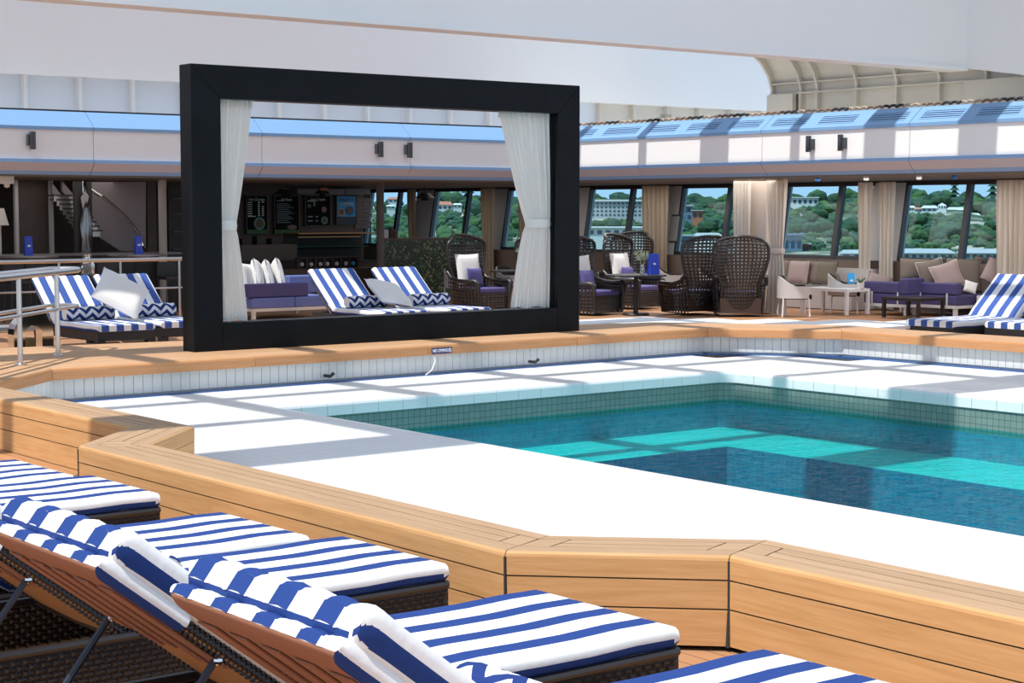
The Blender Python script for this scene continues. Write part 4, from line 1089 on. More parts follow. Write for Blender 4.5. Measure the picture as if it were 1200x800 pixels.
q = MB(); q.box((0, 0, 0), (w_, .04, h)); q.build('sheet', mat('poster_blue', (.02, .32, .72), .5), t)
q = MB(); q.box((-.03, -.01, -.03), (w_ + .03, 0, 0)); q.box((-.03, -.01, h), (w_ + .03, 0, h + .03)); q.box((-.03, -.01, 0), (0, 0, h)); q.box((w_, -.01, 0), (w_ + .03, 0, h)); q.build('surround', M_BLACKW, t)
q = MB(); q.box((.0, -.004, 0), (w_, -.001, h * .26)); q.build('dark_band', mat('poster_dark', (.01, .03, .05), .5), t)
text_mesh('SMARTY', .14, mat('poster_navy', (.0, .03, .15), .5), t, (w_ / 2, -.008, h * .86), (PI / 2, 0, 0), 'heading', sx=.9); text_mesh('SUMMER', .12, M_LETG, t, (w_ / 2, -.008, h * .72), (PI / 2, 0, 0), 'second_line', sx=.9)
cup(t, w_ * .22, h * .42, .1, mat('print_tan', (.5, .3, .15), .5), mat('print_brown', (.12, .07, .04), .5)); cup(t, w_ * .66, h * .48, .12, mat('print_navy', (.01, .08, .25), .5), mat('print_brown', (.12, .07, .04), .5))
for a, b, lab in ((349, 404, 'grey air vent box above the third menu board'), (405, 434, 'grey air vent box above the poster and dark tiles')):
    P0 = aty(a, 221, 38.0); P1 = aty(b, 228, 38.0); q = MB(); q.box((P0.x, 38.0, P1.z), (P1.x, 38.3, P0.z)); tag(q.build('air_vent', mat('vent_grey', (.17, .17, .18), .5)), lab, 'vent', 'air vents over the cafe')
def pendant(px, py, y, label, s=1, m=M_BLACKW, m2=None):
    p = aty(px, py, y); t = thing('pendant_lamp', label, 'pendant lamp', (p.x, y, p.z), 0, 'pendant lamps of the cafe')
    q = MB(); q.tube([(0, 0, .08), (0, 0, 2.72 - p.z)], .008, 5); q.build('cord', M_BLACKW, t)
    for r, z, hh in ((.26, .0, .06), (.19, .05, .06), (.12, -.06, .06)): q = MB(); q.lathe([(r * s, z - .02), (r * .55 * s, z + hh), (r * .5 * s, z + hh - .01), (r * .95 * s, z - .025)], 18); q.build('shade', m, t)
    if m2: q = MB(); q.lathe([(.0, .13), (.12, .12), (.13, .06), (.0, .05)][::-1], 12); q.build('copper_cap', m2, t)
    return t
M_COP = mat('copper', (.55, .22, .10), .3, metal=.8)
pendant(498, 231, 36.0, 'black layered pendant lamp hanging before the windows, seen through the frame')
pendant(335, 227, 36.8, 'black pendant lamp with copper top, above the hot drinks board', 1.3, m2=M_COP); pendant(378, 226, 36.8, 'black pendant lamp with copper top, above the ice cream board', .8, m2=M_COP)
# counter with glass display
A = aty(350, 300, 36.2); B = aty(441, 300, 36.2)
t = thing('display_counter', 'dark cafe counter with a glass display case and copper edges', 'counter', (A.x, 36.2, 0)); w_ = B.x - A.x
q = MB(); q.box((0, 0, 0), (w_, .8, .82)); q.build('base', M_DARKBR, t)
q = MB(); q.box((-.02, -.02, .82), (w_, .8, .86)); q.build('shelf', M_BLACKW, t)
q = MB(); q.box((0, 0, 1.52), (w_, .7, 1.55)); q.build('copper_top', mat('copper_brown', (.32, .17, .08), .35, metal=.5), t)
q = MB(); q.box((0, .35, 1.20), (w_, .7, 1.215)); q.build('glass_shelf', mat('shelf_green', (.05, .18, .14), .2), t)
q = MB(); q.box((.0, .02, 1.44), (w_ * .8, .05, 1.46)); q.build('light_strip', mat('warm_strip', (.5, .32, .15), .4), t)
q = MB(); q.face([(0, -.1, .86), (w_, -.1, .86), (w_, .05, 1.52), (0, .05, 1.52)]); q.build('front_glass', M_GLASS, t)
q = MB(); q.box((0, .66, .86), (w_, .7, 1.52)); q.build('case_back', M_DARK, t)
for k in range(5): q = MB(); q.box((.1 + k * .32, .1, .86), (.34 + k * .32, .5, .93)); q.build('food_tray', mat('tray_green', (.07, .12, .09), .4) if k % 2 else mat('tray_brown', (.12, .08, .06), .4), t)
A2 = aty(283, 300, 36.2)
t = thing('service_counter', 'plain dark brown cafe counter left of the display case', 'counter', (A2.x, 36.2, 0)); w2_ = A.x - A2.x - .06
q = MB(); q.box((0, 0, 0), (w2_, .7, .9)); q.build('base', M_DARK, t); q = MB(); q.box((-.02, -.03, .9), (w2_, .7, 1.28)); q.build('top_fascia', mat('grey_brown_fascia', (.075, .06, .058), .5), t)
for k in range(3): q = MB(); q.box((.2 + k * .4, .3, 1.28), (.42 + k * .4, .55, 1.42 + .06 * (k % 2))); q.build('machine', M_BLACKW, t)
# framed row of items below the counter top
GI = 'glass jars on the low cafe shelf'
for k, px in enumerate((352, 362, 372, 382, 392, 402, 412)):
    p = aty(px, 307, 35.2); q = MB(); q.box((p.x - .11, 35.2, .72), (p.x + .11, 35.35, .98)); 
    t = thing('shelf_box', ['dark open box on the low cafe shelf, first from the blue sofa', 'dark open box on the low cafe shelf, second from the blue sofa', 'dark open box on the low cafe shelf, third from the blue sofa', 'dark open box on the low cafe shelf, fourth from the blue sofa', 'dark open box on the low cafe shelf, fifth from the blue sofa', 'dark open box on the low cafe shelf, sixth from the blue sofa', 'open box with a blue card, at the end of the low cafe shelf'][k], 'box', (p.x, 35.2, .86), 0, 'open boxes on the low cafe shelf')
    q = MB(); q.box((-.13, 0, -.12), (.13, .02, .12)); q.build('back', M_BLACKW, t)
    q = MB(); q.box((-.13, -.12, -.13), (.13, .02, -.115)); q.box((-.13, -.12, .115), (.13, .02, .13)); q.box((-.13, -.12, -.13), (-.118, .02, .13)); q.box((.118, -.12, -.13), (.13, .02, .13)); q.build('rim', M_DARKBR, t)
    q = MB(); q.ball((.02 * (k % 3), -.06, -.03), .055, 7); q.build('item', mat('item_white', (.6, .6, .6), .3) if k != 6 else mat('item_blue', (.02, .3, .5), .4), t)
q = MB(); A3 = aty(283, 310, 35.2); B3 = aty(441, 310, 35.2); q.box((A3.x, 35.05, 0), (B3.x, 35.5, .72)); tag(q.build('low_shelf', M_DARKBR), 'dark low cafe shelf unit behind the blue sofa and loungers', 'shelf')

# green mosaic partition
A = aty(449, 278, 34.0); B = aty(530, 278, 34.0)
t = thing('mosaic_partition', 'dark green speckled mosaic partition behind the striped loungers', 'partition', (A.x, 34.0, 0)); w_ = B.x - A.x
def speck():
    m = bpy.data.materials.new('green_speckle'); m.use_nodes = True; nt = m.node_tree; b = nt.nodes['Principled BSDF']
    tc = nt.nodes.new('ShaderNodeTexCoord'); v = nt.nodes.new('ShaderNodeTexVoronoi'); v.inputs['Scale'].default_value = 26; nt.links.new(tc.outputs['Object'], v.inputs[0])
    r = nt.nodes.new('ShaderNodeValToRGB'); r.color_ramp.interpolation = 'CONSTANT'; e = r.color_ramp.elements; e[0].color = (.012, .03, .018, 1); e[1].position = .72; e[1].color = (.06, .12, .06, 1); x = e.new(.9); x.color = (.3, .26, .14, 1)
    sp = nt.nodes.new('ShaderNodeSeparateXYZ'); nt.links.new(v.outputs['Color'], sp.inputs[0]); nt.links.new(sp.outputs[0], r.inputs[0]); nt.links.new(r.outputs[0], b.inputs['Base Color']); b.inputs['Roughness'].default_value = .3; return m
q = MB(); q.box((0, 0, .1), (w_, .2, 1.38)); q.build('mosaic_face', speck(), t); q = MB(); q.box((-.03, -.03, 1.38), (w_ + .03, .23, 1.44)); q.build('cap', M_DARKBR, t); q = MB(); q.box((0, .02, 0), (w_, .18, .1)); q.build('plinth', M_BLACKW, t); q = MB(); q.box((w_ - .03, -.01, .1), (w_ + .01, .2, 1.38)); q.build('end_post', mat('dull_green', (.04, .1, .07), .4), t)
for k, (px, h, m, l) in enumerate(((452, .2, mat('item_white', (.6, .6, .6), .3), 'small white box on the mosaic partition next to the brown column'), (458, .26, M_BLACKW, 'tall black canister on the mosaic partition'), (463, .18, mat('dull_red', (.12, .04, .05), .5), 'small dark red tin on the mosaic partition'))):
    p = aty(px, 270, 34.1); q = MB(); q.lathe([(0, 0), (.065, 0), (.07, h * .8), (.05, h), (0, h)], 10, (p.x, 34.1, 1.44)); tag(q.build('container', m), l, 'container', 'containers on the mosaic partition')

# ---- stairs and bar at the left
SY = 34.6
t = thing('staircase', 'curved staircase with grey wall panel, chrome handrail and dark treads behind the bar', 'staircase', (0, 0, 0))
def sp_(px, py, y=SY): return aty(px, py, y)
P = [sp_(108, 213), sp_(171, 213), sp_(171, 294), sp_(141, 294), sp_(108, 272)]
q = MB(); q.loft([[tuple(p) for p in P], [(p.x, p.y + .12, p.z) for p in P]]); q.build('curved_wall', mat('mauve_stair_wall', (.26, .22, .23), .5), t)
pts = [(104, 220), (112, 226), (122, 232), (135, 243), (147, 254), (157, 266), (163, 277), (166, 288), (171, 294)]
q = MB(); q.tube([aty(x, y, SY - .25) for x, y in pts], .035, 8); q.build('handrail', M_CHROME, t)
for (a, b) in (((61, 214), (92, 255)), ((73, 212), (96, 240)), ((96, 212), (107, 236))):
    q = MB(); p0 = sp_(a[0], a[1], SY + .3); p1 = sp_(b[0], b[1], SY + .3)
    q.loft([[p0, p0 + Vector((.0, 0, -.22)), p0 + Vector((0, .1, -.22)), p0 + Vector((0, .1, 0))], [p1, p1 + Vector((0, 0, -.22)), p1 + Vector((0, .1, -.22)), p1 + Vector((0, .1, 0))]]); q.build('stringer', mat('mauve_stair_wall', (.26, .22, .23), .5), t)
for k in range(9):
    x = 63 + k * 3.6; y = 228 + k * 5.2
    p = sp_(x, y, SY - .05 - .02 * k); q = MB(); q.box((p.x, p.y, p.z - .03), (p.x + .55, p.y + .35, p.z)); q.build('tread', M_BLACKW, t)
    q = MB(); q.box((p.x, p.y, p.z - .14), (p.x + .5, p.y + .02, p.z - .03)); q.build('riser', mat('shiny_riser', (.4, .36, .32), .2, metal=.7), t)
for x, r in ((91.5, .10), (97, .03), (105, .055)):
    p = sp_(x, 250, SY - .4); q = MB(); q.tube([(p.x, p.y, .0), (p.x, p.y, 2.72)], r, 12); q.build('post', M_DARK if r > .05 else M_CHROME, t)
q = MB(); pz = sp_(100, 250, SY - .6)
q.lathe([(.0, .95), (.09, .97), (.13, 1.2), (.10, 1.5), (.15, 1.8), (.08, 2.1), (.11, 2.35), (.0, 2.5)][::-1], 14, (pz.x, pz.y, 0)); tag(q.build('chrome_sculpture', mat('dark_chrome', (.22, .21, .21), .15, metal=1), smooth=True), 'shiny twisted chrome sculpture standing before the staircase', 'sculpture')
p0 = sp_(21, 212, 35.2); p1 = sp_(60, 300, 35.2)
t = thing('sliding_panel', 'tall dark brown panel with two pale posts behind the left bar', 'panel', (0, 0, 0))
q = MB(); q.box((p0.x, 35.2, 0), (p1.x, 35.3, 2.72)); q.build('board', M_DARKBR, t)
for px in (20, 61): p = sp_(px, 250, 35.0); q = MB(); q.box((p.x - .035, 35.0, 0), (p.x + .035, 35.1, 2.72)); q.build('post', mat('pale_post', (.48, .45, .45), .4), t)
q = MB(); p0 = sp_(172, 213, 35.2); p1 = sp_(184, 300, 35.2); q.box((p0.x, 35.2, 0), (p1.x, 35.3, 2.72)); tag(q.build('dark_door_panel', M_DARKBR), 'narrow dark brown panel between the staircase and the pale column', 'panel')
p = sp_(3, 258, 34); q = MB(); q.lathe([(.0, 0), (.17, 0), (.08, .34), (0, .34)], 14, (p.x - .05, 34, p.z - .1)); q.tube([(p.x - .05, 34, .9), (p.x - .05, 34, p.z - .05)], .02, 6); tag(q.build('table_lamp', M_CREAM), 'cream lamp shade at the left photo edge in the dark bar', 'lamp')
p0 = aty(197, 220, 35.8); p1 = aty(216, 300, 35.8)
t = thing('glass_cabinet', 'dark glass cabinet with lettered panel between column and big frame', 'cabinet', (0, 0, 0)); q = MB(); q.box((p0.x, 35.8, 0), (p1.x + .3, 36.2, 2.6)); q.build('body', M_BLACKW, t)
for z in (1.2, 1.6, 2.0, 2.35): q = MB(); q.box((p0.x + .08, 35.74, z), (p1.x + .2, 35.8, z + .02)); q.build('shelf', mat('shelf_grey', (.12, .11, .1), .4), t)
# bar counter and bar tables
p0 = aty(-30, 297, 33.2); p1 = aty(214, 297, 33.2)
t = thing('bar_counter', 'long dark bar counter with a thin pale edge behind the far loungers', 'bar', (0, 0, 0))
q = MB(); q.box((p0.x, 33.2, 0), (p1.x, 33.8, 1.18)); q.build('front', M_BLACKW, t); q = MB(); q.box((p0.x, 33.1, 1.18), (p1.x, 33.85, 1.22)); q.build('top', mat('bar_top', (.2, .18, .17), .3), t)
def bar_table(px, y, z, r, label):
    p = aty(px, 300, y); t = thing('bar_table', label, 'table', (p.x, y, 0), 0, 'round bar tables'); q = MB(); q.lathe([(0, z), (r, z), (r + .01, z + .02), (r, z + .04), (0, z + .04)], 24); q.build('table_top', mat('grey_metal_top', (.30, .29, .29), .3, metal=.5), t)
    q = MB(); q.lathe([(.04, .03), (.04, z)], 10); q.build('leg', M_BLACKW, t); q = MB(); q.lathe([(0, 0), (.25, 0), (.25, .03), (0, .03)], 18); q.build('base', M_BLACKW, t); return p
pA = bar_table(30, 31.9, 1.20, .62, 'round bar table at the left photo edge with a blue menu card'); pB = bar_table(160, 31.9, 1.19, .58, 'round bar table before the pale column with a blue menu card')
def card(px, y, z, label, m, w_=.15, h=.36, rz=0, group='blue menu cards'):
    p = aty(px, 285, y); t = thing('menu_card', label, 'menu card', (p.x, y, z), rz, group)
    q = MB(); q.loft([[(-w_ / 2, -.05, 0), (w_ / 2, -.05, 0), (w_ / 2, .05, 0), (-w_ / 2, .05, 0)], [(-w_ / 2, -.008, h), (w_ / 2, -.008, h), (w_ / 2, .008, h), (-w_ / 2, .008, h)]]); q.build('folded_card', m, t)
    q = MB(); q.lathe([(0, -.004), (.03, -.004), (.03, .004), (0, .004)], 10); o = q.build('white_mark', M_LET, t); o.rotation_euler = (PI / 2, 0, 0); o.location = (0, -.036, h * .5); o.scale = (1.2, .7, 1); return t
card(33, 31.9, 1.24, 'blue menu card on the bar table at the left photo edge', M_MENU)
card(162, 31.9, 1.23, 'blue menu card on the bar table before the pale column', M_MENU)
for k, (px, lab) in enumerate(((20, 'dark bar stool at the left photo edge behind the railing'), (48, 'dark bar stool left of the glass bottle'), (130, 'dark bar stool right of the glass bottle'), (200, 'dark bar stool beside the left post of the black frame'))):
    p = aty(px, 320, 31.2); t = thing('bar_stool', lab, 'stool', (p.x, 31.2, 0), 0, 'dark bar stools')
    q = MB(); q.box((-.2, -.2, .74), (.2, .2, .8)); q.build('seat', M_BLACKW, t)
    for a in (-.17, .17):
        for b in (-.17, .17): q = MB(); q.tube([(a * 1.15, b * 1.15, 0), (a, b, .75)], .015, 6); q.build('leg', M_BLACKW, t)
    q = MB(); q.box((-.2, .17, .8), (.2, .2, 1.08)); q.build('backrest', M_BLACKW, t)
# glass bottle on a pedestal table
p = aty(102.5, 310, 29.3)
t = thing('pedestal_table', 'small dark pedestal table under the big glass bottle', 'table', (p.x, 29.3, 0)); q = MB(); q.lathe([(0, .87), (.28, .87), (.28, .9), (0, .9)], 20); q.build('table_top', M_BLACKW, t); q = MB(); q.lathe([(.03, 0), (.03, .87)], 8); q.build('leg', M_BLACKW, t); q = MB(); q.lathe([(0, 0), (.2, 0), (.2, .02), (0, .02)], 16); q.build('base', M_BLACKW, t)
q = MB(); q.lathe([(0, .0), (.10, .0), (.125, .03), (.13, .22), (.11, .30), (.05, .345), (.04, .38), (.055, .40), (.05, .41), (.03, .40)], 20)
for s_ in (-1, 1): q.tube([(s_ * .04, 0, .39), (s_ * .075, 0, .40), (s_ * .08, 0, .36), (s_ * .05, 0, .345)], .010, 6)
g_ = mat('clear_glass', (.9, .97, .96), .03, trans=.93)
o = q.build('glass_bottle', g_, smooth=True, loc=(p.x, 29.3, .9)); tag(o, 'big clear glass bottle with small handles behind the striped loungers', 'bottle')
# steel railing loops on the ledge
t = thing('steel_railing', 'looped steel handrail on two posts standing on the teak ledge', 'railing', (0, 0, 0))
pp1, pp2 = atz(24, 428, .45), atz(68, 417, .45)
for p_ in (pp1, pp2):
    q = MB(); q.tube([(p_.x, p_.y, .45), (p_.x, p_.y, 1.38)], .028, 12); q.build('post', M_STEEL, t); q = MB(); q.lathe([(0, 0), (.06, 0), (.06, .015), (.03, .03), (0, .03)][::1], 14, (p_.x, p_.y, .45)); q.build('base_plate', M_STEEL, t)
dr = (pp2 - pp1).normalized(); side = Vector((-dr.y, dr.x, 0))
for z, r, ext in ((1.40, .036, .75), (.98, .022, .7)):
    L_ = []; 
    for k in (-6, -3, 0): L_.append(pp1 + dr * k)
    L_.append(pp2); e_ = pp2 + dr * ext
    for a in range(7): 
        an = -PI / 2 + PI * a / 6; L_.append(e_ + dr * math.cos(an) * .18 + side * (.18 + math.sin(an) * .18))
    for k in (0, -3, -6): L_.append(pp1 + dr * k + side * .36)
    q = MB(); q.tube([(v.x, v.y, z) for v in L_], r, 10); q.build('top_rail' if z > 1 else 'mid_rail', M_STEEL, t)
t = thing('steel_railing', 'long straight steel railing behind the far striped loungers', 'railing', (0, 0, 0))
a_ = aty(-20, 311, 28.6); b_ = aty(216, 309, 28.6)
q = MB(); q.tube([(a_.x, 28.6, 1.22), (b_.x, 28.6, 1.22)], .035, 8); q.build('top_rail', M_STEEL, t)
q = MB(); q.tube([(a_.x, 28.6, .7), (b_.x, 28.6, .7)], .015, 6); q.build('mid_rail', M_STEEL, t)
for k in range(4): x = a_.x + .2 + (b_.x - a_.x - .3) * k / 3; q = MB(); q.tube([(x, 28.6, 0), (x, 28.6, 1.2)], .022, 8); q.build('post', M_STEEL, t)
# chrome arch fitting and small dark table at far left
p = aty(40, 405, 20.9)
t = thing('chrome_arch', 'polished chrome arch fitting between the railing posts', 'fitting', (p.x, 20.9, 0))
q = MB(); r0, r1 = .11, .26; n = 12
A = [(r1 * math.cos(PI * k / n), r1 * math.sin(PI * k / n) + .55) for k in range(n + 1)] ; B = [(r0 * math.cos(PI * k / n), r0 * math.sin(PI * k / n) + .55) for k in range(n + 1)]
poly = [(r1, .0)] + A + [(-r1, 0), (-r0, 0)] + B[::-1] + [(r0, 0)]
for k in range(n): q.loft([[(A[k][0], 0, A[k][1]), (A[k + 1][0], 0, A[k + 1][1]), (B[k + 1][0], 0, B[k + 1][1]), (B[k][0], 0, B[k][1])], [(A[k][0], .2, A[k][1]), (A[k + 1][0], .2, A[k + 1][1]), (B[k + 1][0], .2, B[k + 1][1]), (B[k][0], .2, B[k][1])]])
q.box((r0, 0, 0), (r1, .2, .55)); q.box((-r1, 0, 0), (-r0, .2, .55)); q.build('arch', M_CHROME, t)
q = MB(); q.box((-.06, .04, 0), (.03, .18, .5)); q.build('core', mat('brass_core', (.35, .25, .12), .3, metal=.8), t)
p = aty(18, 405, 22.4)
t = thing('side_table', 'small dark side table at the left photo edge by the chrome arch', 'table', (p.x - .1, 22.6, 0))
q = MB(); q.box((-.5, -.3, .5), (.45, .3, .55)); q.build('table_top', mat('pale_slate', (.25, .26, .28), .4), t)
for a in (-.42, .38):
    for b in (-.24, .24): q = MB(); q.tube([(a * 1.1, b, 0), (a, b, .5)], .035, 6); q.build('leg', M_BLACKW, t)
q = MB(); q.box((-.5, -.25, .12), (.1, .25, .4)); 
tag(q.build('blue_basket', mat('basket_blue', (.02, .06, .3), .5), None, loc=(p.x - .5, 23.4, 0)), 'blue box on the deck under the small dark side table', 'box')

# ================================================================== WICKER ARMCHAIRS
def lattice(q, fn, nu, nv, wd=.36, th=.014):
    # open weave: strands in both directions over a curved surface fn(a, b)
    def strand(pts, nrm, hw):
        rings = []
        for i, p in enumerate(pts):
            t_ = (pts[min(i + 1, len(pts) - 1)] - pts[max(i - 1, 0)]).normalized(); n_ = nrm[i]; b_ = t_.cross(n_).normalized()
            s = th * (.6 if i % 2 else -.6)
            c = p + n_ * s * .5
            rings.append([c + b_ * hw, c + n_ * th * .5, c - b_ * hw, c - n_ * th * .5])
        q.loft(rings)
    def nm(a, b):
        e = .01; u = fn(min(1, a + e), b) - fn(max(0, a - e), b); v = fn(a, min(1, b + e)) - fn(a, max(0, b - e)); return u.cross(v).normalized()
    for i in range(nu + 1):
        a = i / nu; P = [fn(a, j / nv) for j in range(nv + 1)]; strand(P, [nm(a, j / nv) for j in range(nv + 1)], (P[1] - P[0]).length * 0 + wd * .5 * (fn(min(1, (i + 1) / nu), .5) - fn(max(0, (i - 1) / nu), .5)).length / 2)
    for j in range(nv + 1):
        b = j / nv; P = [fn(i / nu, b) for i in range(nu + 1)]; strand(P, [nm(i / nu, b) for i in range(nu + 1)], wd * .5 * (fn(.5, min(1, (j + 1) / nv)) - fn(.5, max(0, (j - 1) / nv))).length / 2)
def chair_back(a, b):                 # a 0 bottom..1 top, b 0..1 across; faces -y
    z = .12 + a * 1.38; s = 2 * b - 1
    wdt = .38 - .03 * math.sin(PI * min(1, a / .55)) + .14 * min(1, max(0, (a - .36) / .36)) ** .8
    if a > .8: wdt *= math.sqrt(max(0.0, 1 - ((a - .8) / .2) ** 3 * .32))
    y = .36 + .16 * a - (.10 + .16 * a) * abs(s) ** 2.2 + .10 * math.sin(a * 2.2)
    if a > .82: z -= abs(s) ** 3 * .10 * (a - .82) / .18
    return Vector((s * wdt, y, z))
def arm_side(sgn):
    def f(a, b):                      # a 0 bottom..1 top ; b 0 front..1 back
        flare = .06 * a
        x = sgn * (.40 + flare + .05 * math.sin(PI * b)); y = -.44 + b * .84; z = .03 + a * (.56 + .05 * b - .04 * math.sin(PI * b))
        return Vector((x, y, z))
    return f
def wicker_chair(cush=True, purple=True):
    t = thing('wicker_chair', '', 'armchair')
    q = MB(); lattice(q, chair_back, 21, 13, .56); q.build('backrest', M_WICK, t)
    q = MB(); P = [chair_back(k / 20, 0) for k in range(21)] + [chair_back(1, k / 12) for k in range(1, 12)] + [chair_back(1 - k / 20, 1) for k in range(21)]
    q.tube(P, .032, 8); q.build('back_rim', M_WICK, t, smooth=True)
    for s in (-1, 1):
        q = MB(); f = arm_side(s); lattice(q, f, 8, 10, .62); q.build('arm_panel', M_WICK, t)
        q = MB(); q.tube([f(0, 0), f(.5, 0), f(.95, -.02), f(1.02, .06), f(1.02, .3), f(1.02, .6), f(1.05, .85), f(1.2, 1.0)], [.03, .035, .05, .055, .05, .045, .045, .04], 8); q.build('arm_roll', M_WICK, t, smooth=True)
    q = MB(); lattice(q, lambda a, b: Vector((-.40 + .8 * b, -.42 - .02 * math.sin(PI * b), .04 + .30 * a)), 6, 14, .75); q.build('front_panel', M_WICK, t)
    q = MB(); q.box((-.39, -.40, .06), (.39, .36, .34)); q.build('seat_base', M_WICKB, t)
    q = MB(); q.box((-.36, -.42, .35), (.36, .30, .46)); o = q.build('seat_cushion', M_PURPLE, t); bevel(o, .03, 3)
    return t
def set_cushions(x, y, rz, who):
    ca, sa = math.cos(rz), math.sin(rz)
    def W_(a, b): return (x + a * ca - b * sa, y + a * sa + b * ca)
    a = W_(0, .24); pillow('pillow', 'white square pillow on ' + who, (a[0], a[1], .47), (-.18, 0, rz), (.70, .72, .16), M_PILLOW, 'white pillows on the wicker chairs')
    a = W_(.02, .07); pillow('pillow', 'small purple pillow on ' + who, (a[0], a[1], .47), (-.22, 0, rz), (.42, .42, .12), M_PURPLE, 'small purple pillows on the wicker chairs')
GW2 = 'high backed black wicker chairs'
SC = 1.05
def chair_at(px, py, y_off, rz, label, cush=None):
    p = atz(px, py, 0)
    return p
chs = [  # px of centre on the floor, py, rotation (0 faces -y), label, cushions
    (571, 364, .12, 'black wicker chair seen whole through the frame, white and purple pillows on it', 'the wicker chair seen whole through the frame'),
    (645, 358, -.6, 'black wicker chair partly behind the right white curtain', None),
    (704, 368, .15, 'black wicker chair right beside the right post of the frame, with pillows', 'the wicker chair beside the right post of the frame'),
    (752, 361, .25, 'black wicker chair behind the round table with plant', 'the wicker chair behind the round table'),
    (742, 351, -1.2, 'black wicker chair half hidden between the two chairs left of the round table', None),
    (824, 368, 3.0, 'black wicker chair turned away, next to the round table with its arm in view', None),
    (878, 370, 2.45, 'black wicker chair turned away, beside the tied beige curtain', None)]
base_chair = None
for px, py, rz, lab, cu_ in chs:
    p = atz(px, py, 0)
    if base_chair is None: base_chair = wicker_chair(); c = base_chair; c.location = (p.x, p.y + .3, 0); c.rotation_euler = (0, 0, rz); c['label'] = lab; c['group'] = GW2; c.scale = (SC, SC, SC)
    else: c = place_copy(base_chair, (p.x, p.y + .3, 0), rz, lab, GW2, (SC, SC, SC))
    if cu_:
        set_cushions(p.x, p.y + .3, rz, cu_)
# round black tables with monstera leaves in a glass vase
M_LEAF = mat('pale_leaf', (.30, .36, .26), .5)
def round_table(px, py, label, lab2, r=.62, z=.80):
    p = atz(px, py, 0); t = thing('round_table', label, 'table', (p.x, p.y, 0), 0, 'round black tables'); q = MB(); q.lathe([(0, z - .03), (r, z - .03), (r, z), (0, z)], 28); q.build('table_top', M_BLACKW, t)
    q = MB(); q.lathe([(.05, .02), (.04, z - .03)], 10); q.build('leg', M_BLACKW, t); q = MB(); q.lathe([(0, 0), (.28, 0), (.26, .03), (0, .03)], 20); q.build('base', M_BLACKW, t)
    v = thing('leaf_vase', lab2, 'vase', (p.x + .08, p.y - .1, z), 0, 'glass vases with cut leaves'); q = MB(); q.lathe([(0, 0), (.05, 0), (.055, .1), (.035, .2), (.03, .2), (0, .02)], 12); q.build('glass', g_, v)
    for k, (a, tl) in enumerate(((.0, .3), (1.3, .55), (2.6, .5), (3.9, .5), (5.2, .6))):
        st_ = Vector((math.cos(a) * .08, math.sin(a) * .05, .30 + .05 * (k % 3))); q = MB(); q.tube([(0, 0, .03), (st_.x * .4, st_.y * .4, .2), st_], .006, 4); q.build('stem', M_LEAF, v)
        lf_ = MB()
        for s in range(-4, 5):           # fingered leaf
            an = s * .38; L_ = .17 - .008 * abs(s); b = st_; e = b + Vector((math.sin(an) * L_, -.03 * math.cos(s), math.cos(an) * L_ * .8)); w_ = Vector((math.cos(an), 0, -math.sin(an))) * .012
            m_ = (b + e) / 2 + Vector((0, -.015, 0)); lf_.loft([[b - w_ * .3, b + Vector((0, .003, 0)), b + w_ * .3, b - Vector((0, .003, 0))], [m_ - w_, m_ + Vector((0, .004, 0)), m_ + w_, m_ - Vector((0, .004, 0))], [e - w_ * .3, e + Vector((0, .003, 0)), e + w_ * .3, e - Vector((0, .003, 0))]])
        lf_.build('leaf', M_LEAF, v)
    return p
p = round_table(745, 368, 'round black table between the wicker chairs, with leaves and a blue card', 'glass vase with pale split leaves on the round table by the blue card')
t = card(766, p.y - .15, .80, 'tall blue card on the round table among the wicker chairs', M_MENU, .26, .42)
round_table(607, 360, 'round black table partly behind the right white curtain', 'glass vase with pale split leaves next to the right white curtain')

# ================================================================== LOW ARMCHAIRS, TABLES, SOFAS
M_SHELLG = mat('pale_shell', (.52, .50, .50), .5); M_BLACKC = mat('black_cloth', (.012, .012, .014), .8)
def tub_chair(shell=M_SHELLG):
    t = thing('tub_armchair', '', 'armchair')
    q = MB(); N = 16
    def f(a, b):
        an = -PI * .95 + b * PI * 1.9; r = .34; x = r * math.sin(an) * 1.0; y = -r * math.cos(an) * 1.0
        x = .36 * math.copysign(abs(math.sin(an)) ** .6, math.sin(an)); y = .34 * -math.copysign(abs(math.cos(an)) ** .6, math.cos(an))
        return x, y
    rings = []
    pts = []
    for k in range(N + 1):
        an = PI * (-.30 + 1.6 * k / N); x = .36 * math.copysign(abs(math.cos(an)) ** .7, math.cos(an)); y = .34 * math.copysign(abs(math.sin(an)) ** .7, math.sin(an))
        top = .60 + .20 * max(0, math.sin(an)) ; pts.append((x, y, top))
    for x, y, top in pts: rings.append([(x, y, .36), (x, y, top), (x * .9, y * .9, top), (x * .9, y * .9, .36)])
    q.loft(rings); o = q.build('shell', shell, t, smooth=True)
    q = MB(); rings = [[(x * .9, y * .9, .36), (x * .9, y * .9, top + .012), (x * .82, y * .82, top), (x * .82, y * .82, .36)] for x, y, top in pts]; q.loft(rings); q.build('lining', M_BLACKC, t, smooth=True)
    q = MB(); q.box((-.29, -.32, .34), (.29, .26, .44)); bevel(q.build('seat_cushion', M_BLACKC, t), .03, 2)
    for a in (-1, 1):
        for b in (-1, 1): q = MB(); q.tube([(a * .31, b * .27, 0), (a * .28, b * .25, .36)], .017, 6); q.build('leg', M_WMETAL, t)
    return t
GT = 'tub armchairs with black lining'
tc_ = tub_chair(); p = atz(930, 370, 0); tc_.location = (p.x, p.y, 0); tc_.rotation_euler = (0, 0, .9); tc_['label'] = 'pale tub armchair with black lining beside the tied beige curtain'; tc_['group'] = GT
p1_ = atz(982, 367, 0); place_copy(tc_, (p1_.x + .3, p1_.y + .1, 0), .7, 'pale tub armchair with black lining behind the white coffee table', GT)
